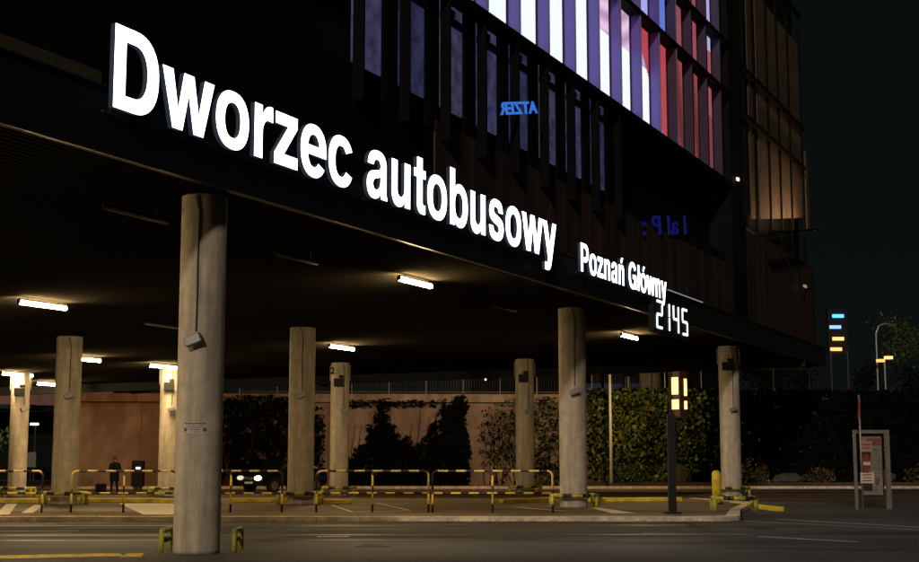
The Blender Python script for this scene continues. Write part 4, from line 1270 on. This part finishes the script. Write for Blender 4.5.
tree(21.5, 98, 4.9, 5.2, 3.0, 1500, LD, 'dark tree behind the railing right of the rightmost column', 53)
tree(36.5, 116, 4.9, 4.2, 2.6, 1300, LD, 'dark tree under the curved street lamp', 54)

# ------------------------------------------------------------------ light totem far away
g = thing('light_totem', (30.7, 110, 4.9), 'distant rooftop sign with two blue and two orange light bars on two posts', 'sign')
mb = MB(); mb.box(30.0, 30.1, 109.9, 110, 4.9, 10.2); mb.box(31.35, 31.45, 109.9, 110, 4.9, 10.2); mb.build('post', M['dark'], g)
mb = MB(); mb.box(29.9, 31.5, 110.01, 110.4, 9.9, 13.6); mb.build('board', M['black'], g)
for z, xc, c, s in ((13.0, 30.75, (.05, .32, 1), 3.6), (12.1, 30.5, (.25, .5, 1), 1.6), (11.15, 30.7, (1, .3, .08), 3.2), (10.3, 30.5, (1, .3, .08), 3.0)):
    mb = MB(); mb.box(xc - .45, xc + .45, 109.85, 110.0, z - .12, z + .14); mb.build('light_bar', emis('bar_light', c, s), g)
# street lamps
def street_lamp(x, y, h, label, heads, arc=False):
    g = thing('street_lamp', (x, y, 4.9), label, 'street lamp', 'distant street lamps')
    mb = MB()
    if arc:
        mb.tube([(x, y, 4.9), (x, y, h - .8), (x + .25, y, h - .2), (x + .7, y, h), (x + 1.2, y, h - .05)], .07, 6)
    else:
        mb.tube([(x, y, 4.9), (x, y, h)], .07, 6); mb.tube([(x - .45, y, h), (x + .45, y, h)], .05, 6)
    mb.build('pole', M['grey'], g)
    for dx, dz, s in heads:
        mb = MB(); mb.obox((x + dx, y - .1, h + dz), .62, .3, .22); mb.build('lamp_head', emis('sodium_lamp', (1, .45, .12), s * .35), g)
street_lamp(34.4, 110, 9.5, 'distant street lamp with two lit orange heads near the right edge', ((.3, .12, 9), (-.35, -.12, 5)))
street_lamp(34.1, 111, 12.5, 'distant curved unlit street lamp above the lit orange one', ((1.3, -.15, .05),), True)
# lamp that lights the right tree
# far left: lamp, small sign, red sign, pink facade
g = thing('street_lamp', (-27.9, 90, 0), 'distant lamp post with small white light between the two left columns', 'street lamp', 'distant street lamps')
mb = MB(); mb.tube([(-27.9, 90, 0), (-27.9, 90, 3.75)], .05, 6); mb.build('pole', M['dark'], g)
mb = MB(); mb.box(-28.2, -27.7, 89.8, 90.0, 3.72, 3.86); mb.build('lamp_head', emis('white_lamp', (.9, 1, .95), 3), g)
g = thing('street_sign', (-27.9, 88, 0), 'small dim grey sign on a post between the two left columns', 'sign')
mb = MB(); mb.tube([(-27.5, 88, 0), (-27.5, 88, 2.0)], .04, 6); mb.build('post', M['dark'], g)
mb = MB(); mb.box(-27.85, -27.15, 87.9, 87.94, 1.0, 1.95); mb.build('plate', mat('dim_plate', (.16, .16, .15), .6, noise=(9, .8)), g)
tree(-31.5, 92, 0, 4.0, 1.6, 700, mat('lit_leaf', (.16, .3, .06), .5), 'small bright green tree at the left edge', 61, .09)
g = thing('red_neon_sign', (-23.8, 88, 4.9), 'small red lit arrow sign above the wall beside the second column', 'sign')
rn = emis('red_light', (1, .02, .02), .9)
mb = MB(); mb.box(-24.6, -23.6, 87.9, 88, 6.55, 6.68); mb.build('light_bar', rn, g)
mb = MB(); mb.box(-23.45, -23.1, 87.9, 88, 6.57, 6.66); mb.box(-22.95, -22.6, 87.9, 88, 6.55, 6.68); mb.box(-22.85, -22.75, 87.9, 88, 6.35, 6.88); mb.build('arrow', rn, g)
mb = MB(); mb.box(-24.2, -24.0, 87.85, 87.89, 6.3, 6.45); mb.build('lamp', emis('orange_dot', (1, .5, .25), 2), g)
mb = MB(); mb.tube([(-23.3, 88.1, 4.9), (-23.3, 88.1, 6.5)], .06, 6); mb.build('post', M['dark'], g)
M['pink'] = mat('pink_render', (.28, .14, .12), .9, noise=(.8, .4))
g = thing('distant_building', (-33, 100, 0), 'low distant building with dim pinkish top band at the left edge', 'building')
mb = MB(); mb.box(-46, -25.5, 100, 112, 0, 5.4); mb.build('wall', M['bldg'], g)
mb = MB(); mb.box(-46, -25.4, 99.9, 112.1, 5.403, 7.2); mb.build('upper_band', M['pink'], g)
mb = MB(); mb.box(-46, -30.5, 99.8, 99.88, 6.3, 6.42); mb.build('red_strip', emis('red_strip', (.5, .03, .03), .35), g)
# bluish glazed building behind the railing
g = thing('distant_building', (8, 100, 4.9), 'dark bluish glazed building behind the railing above the ivy', 'building')
mb = MB(); mb.box(1, 19, 100, 120, 4.9, 9.2); mb.build('wall', M['bldg'], g)
blue = emis('blue_glass_glow', (.004, .011, .026), 1)
for k in range(4):
    mb = MB(); mb.box(7.6 + k * 1.5, 8.9 + k * 1.5, 99.9, 99.98, 5.4, 7.0); mb.build('window', blue, g)
# dark sheds closing the left passage
g = thing('shed', (-32, 84, 0), 'black open shed filling the passage left of the wall', 'shed')
mb = MB(); mb.box(-50, -38, 96, 97, 0, 5); mb.build('wall', M['black'], g)
mb = MB(); mb.box(-50, -30, 95.5, 99, 5.0, 5.3); mb.build('roof', M['black'], g)
# small lamp above the wall in the middle
mb = MB(); mb.box(1.45, 1.75, 79, 79.1, 6.05, 6.15)
tag(mb.build('terrace_light', emis('terrace_spot', (1, .9, .7), 2.5), loc=(1.6, 79, 6.0)), 'tiny white light above the middle of the wall', 'lamp')

# ------------------------------------------------------------------ car with lit headlights
def car():
    g = thing('parked_car', (-9.2, 63.5, .0), 'dark car facing the camera with lit headlights behind the barrier', 'car')
    yaw = R(230)                                   # car's front direction in the ground plane
    Mx = Matrix.Translation((-8.25, 64.3, .0)) @ Matrix.Rotation(yaw, 4, 'Z')
    prof = [(2.05, .35), (2.12, .55), (2.05, .78), (1.2, .98), (.55, 1.38), (0, 1.47), (-.9, 1.44), (-1.6, 1.1), (-2.0, 1.0), (-2.08, .6), (-2.0, .35)]
    mb = MB(); rows = []
    for s, k in ((-.86, .0), (-.84, .03), (.84, .03), (.86, .0)):
        row = []
        for x, z in prof:
            tuck = max(0, (z - .95)) * .32
            y = (abs(s) - tuck) * math.copysign(1, s)
            row.append(Mx @ Vector((x, y, z)))
        rows.append(row)
    n = len(prof)
    mb.add([p for r in (rows[0], rows[3]) for p in r], [tuple(range(n)), tuple(range(2 * n - 1, n - 1, -1))] + [(i, n + i, n + (i + 1) % n, (i + 1) % n) for i in range(n)])
    body = mb.build('body', M['carpaint'], g, bevel=.05)
    mb = MB(); q = [Mx @ Vector(p) for p in ((1.17, -.72, 1.0), (1.17, .72, 1.0), (.56, .62, 1.385), (.56, -.62, 1.385))]
    up = Mx.to_3x3() @ Vector((.3, 0, .5)).normalized() * .02
    mb.hexa(q + [a + up for a in q]); mb.build('windscreen', M['glassdark'], g)
    for sx in (1.35, -1.3):
        for sy in (-1, 1):
            mb = MB(); mb.tube([Mx @ Vector((sx, sy * .68, .33)), Mx @ Vector((sx, sy * .9, .33))], .33, 24)
            w = mb.build('wheel', M['rubber'], g)
            mb = MB(); mb.tube([Mx @ Vector((sx, sy * .895, .33)), Mx @ Vector((sx, sy * .915, .33))], .2, 16); mb.build('rim', M['grey'], w)
    for sy, st in ((-.6, .8), (.6, 16)):
        mb = MB(); c = Vector((2.10, sy, .68))
        pts = [Mx @ (c + Vector((-.12, math.cos(a) * .2, math.sin(a) * .1))) for a in [2 * math.pi * k / 16 for k in range(16)]]
        pt2 = [Mx @ (c + Vector((.035, math.cos(a) * .2, math.sin(a) * .1))) for a in [2 * math.pi * k / 16 for k in range(16)]]
        mb.add(pts + pt2, [tuple(range(15, -1, -1)), tuple(range(16, 32))] + [(k, (k + 1) % 16, 16 + (k + 1) % 16, 16 + k) for k in range(16)])
        mb.build('headlight', emis('headlight', (1, .97, .7), st), g)
    mb = MB(); mb.hexa([Mx @ Vector(p) for p in ((2.11, -.25, .42), (2.15, -.25, .42), (2.15, .25, .42), (2.11, .25, .42), (2.11, -.25, .52), (2.15, -.25, .52), (2.15, .25, .52), (2.11, .25, .52))])
    mb.build('number_plate', M['pale'], g)
    for sy in (-1, 1):
        mb = MB(); mb.obox(Mx @ Vector((.75, sy * .95, 1.02)), .14, .2, .14, rz=yaw); mb.build('mirror', M['carpaint'], g)
car()

# ------------------------------------------------------------------ ticket machine and person
g = thing('ticket_machine', (-14.5, 62, 0), 'dark ticket machine with a small lit display before the orange wall', 'ticket machine')
mb = MB(); mb.box(-14.77, -14.25, 61.8, 62.2, .3, 1.47); mb.build('cabinet', M['black'], g, bevel=.02)
mb = MB(); mb.box(-14.68, -14.34, 61.85, 62.15, .005, .297); mb.build('plinth', M['dark'], g)
mb = MB(); mb.box(-14.56, -14.37, 61.77, 61.797, 1.09, 1.18); mb.build('display', emis('machine_display', (.7, 1, .95), 2.5), g)

def person():
    x, y, z = -15.07, 60.0, 0.005
    g = thing('person', (x, y, z), 'person in black hooded coat standing with hands in pockets before the wall', 'person')
    J = {'pel': (0, 0, .95), 'spi': (0, .0, 1.15), 'che': (0, .01, 1.36), 'nek': (0, .0, 1.5), 'hed': (0, -.03, 1.60), 'top': (0, -.02, 1.72),
         'ls': (-.19, .01, 1.42), 'le': (-.27, .07, 1.16), 'lh': (-.19, -.08, 1.0), 'rs': (.19, .01, 1.42), 're': (.27, .07, 1.16), 'rh': (.19, -.08, 1.0),
         'lp': (-.1, 0, .9), 'lk': (-.12, -.02, .5), 'la': (-.13, .03, .09), 'lt': (-.15, -.15, .035), 'rp': (.1, 0, .9), 'rk': (.13, -.05, .5), 'ra': (.16, .02, .09), 'rt': (.2, -.15, .035)}
    rad = dict(pel=.15, spi=.14, che=.155, nek=.06, hed=.095, top=.07, ls=.07, le=.055, lh=.045, rs=.07, re=.055, rh=.045, lp=.1, lk=.07, la=.05, lt=.04, rp=.1, rk=.07, ra=.05, rt=.04)
    E_ = ['pel-spi', 'spi-che', 'che-nek', 'nek-hed', 'hed-top', 'che-ls', 'ls-le', 'le-lh', 'che-rs', 'rs-re', 're-rh', 'pel-lp', 'lp-lk', 'lk-la', 'la-lt', 'pel-rp', 'rp-rk', 'rk-ra', 'ra-rt']
    ks = list(J); me = bpy.data.meshes.new('body')
    me.from_pydata([J[k] for k in ks], [(ks.index(a), ks.index(b)) for a, b in (e.split('-') for e in E_)], [])
    o = bpy.data.objects.new('body', me); COL.objects.link(o); o.parent = g
    sk = o.modifiers.new('skin', 'SKIN'); me.skin_vertices.new() if not me.skin_vertices else None
    for i, k in enumerate(ks):
        me.skin_vertices[0].data[i].radius = (rad[k], rad[k] * (.8 if k in ('pel', 'spi', 'che') else 1))
        me.skin_vertices[0].data[i].use_root = (k == 'pel')
    ss = o.modifiers.new('sub', 'SUBSURF'); ss.levels = ss.render_levels = 2
    me.materials.append(M['skin'])
    dg = bpy.context.evaluated_depsgraph_get(); m2 = bpy.data.meshes.new_from_object(o.evaluated_get(dg))
    o.modifiers.clear(); o.data = m2
    m2.materials.clear(); m2.materials.append(M['skin']); m2.materials.append(M['cloth'])
    for p in m2.polygons:
        p.material_index = 0 if p.center.z > 1.52 else 1; p.use_smooth = True
    # coat and hood
    def shell(name, rings, m, smooth=True):
        mb = MB(); nn = 18
        for (zz, rx, ry, cy) in rings:
            for k in range(nn):
                a = 2 * math.pi * k / nn; mb.v.append((x + rx * math.cos(a), y + cy + ry * math.sin(a), z + zz))
        for i in range(len(rings) - 1):
            for k in range(nn):
                mb.f.append((i * nn + k, i * nn + (k + 1) % nn, (i + 1) * nn + (k + 1) % nn, (i + 1) * nn + k)); mb.m.append(0)
        mb.f.append(tuple((len(rings) - 1) * nn + k for k in range(nn))); mb.m.append(0)
        return mb.build(name, m, g, smooth=smooth)
    shell('coat', [(.62, .235, .19, 0), (.8, .225, .18, 0), (1.0, .215, .17, 0), (1.15, .20, .16, .0), (1.36, .225, .165, .01), (1.46, .2, .13, .01), (1.51, .09, .08, 0)], M['cloth'])
    shell('hair', [(1.585, .095, .075, .045), (1.64, .112, .1, .02), (1.69, .108, .108, -.005), (1.735, .08, .085, -.01), (1.76, .03, .03, -.01)], M['hair'])
    mb = MB()
    for sx in (-.035, .035): mb.tube([(x + sx, y - .11, z + 1.625), (x + sx, y - .122, z + 1.625)], .012, 8)
    mb.tube([(x, y - .1, z + 1.62), (x, y - .14, z + 1.59), (x, y - .11, z + 1.575)], [.01, .016, .01], 6)
    mb.build('face_features', M['hair'], g)
    g.scale = (.93, .93, .93)
person()
# rucksack on the ground beside the person
mb = MB(); mb.obox((-15.62, 59.9, .25), .46, .32, .48); 
o = mb.build('rucksack', M['cloth'], loc=(-15.62, 59.9, .005), bevel=.09); tag(o, 'black bag on the ground left of the standing person', 'bag')
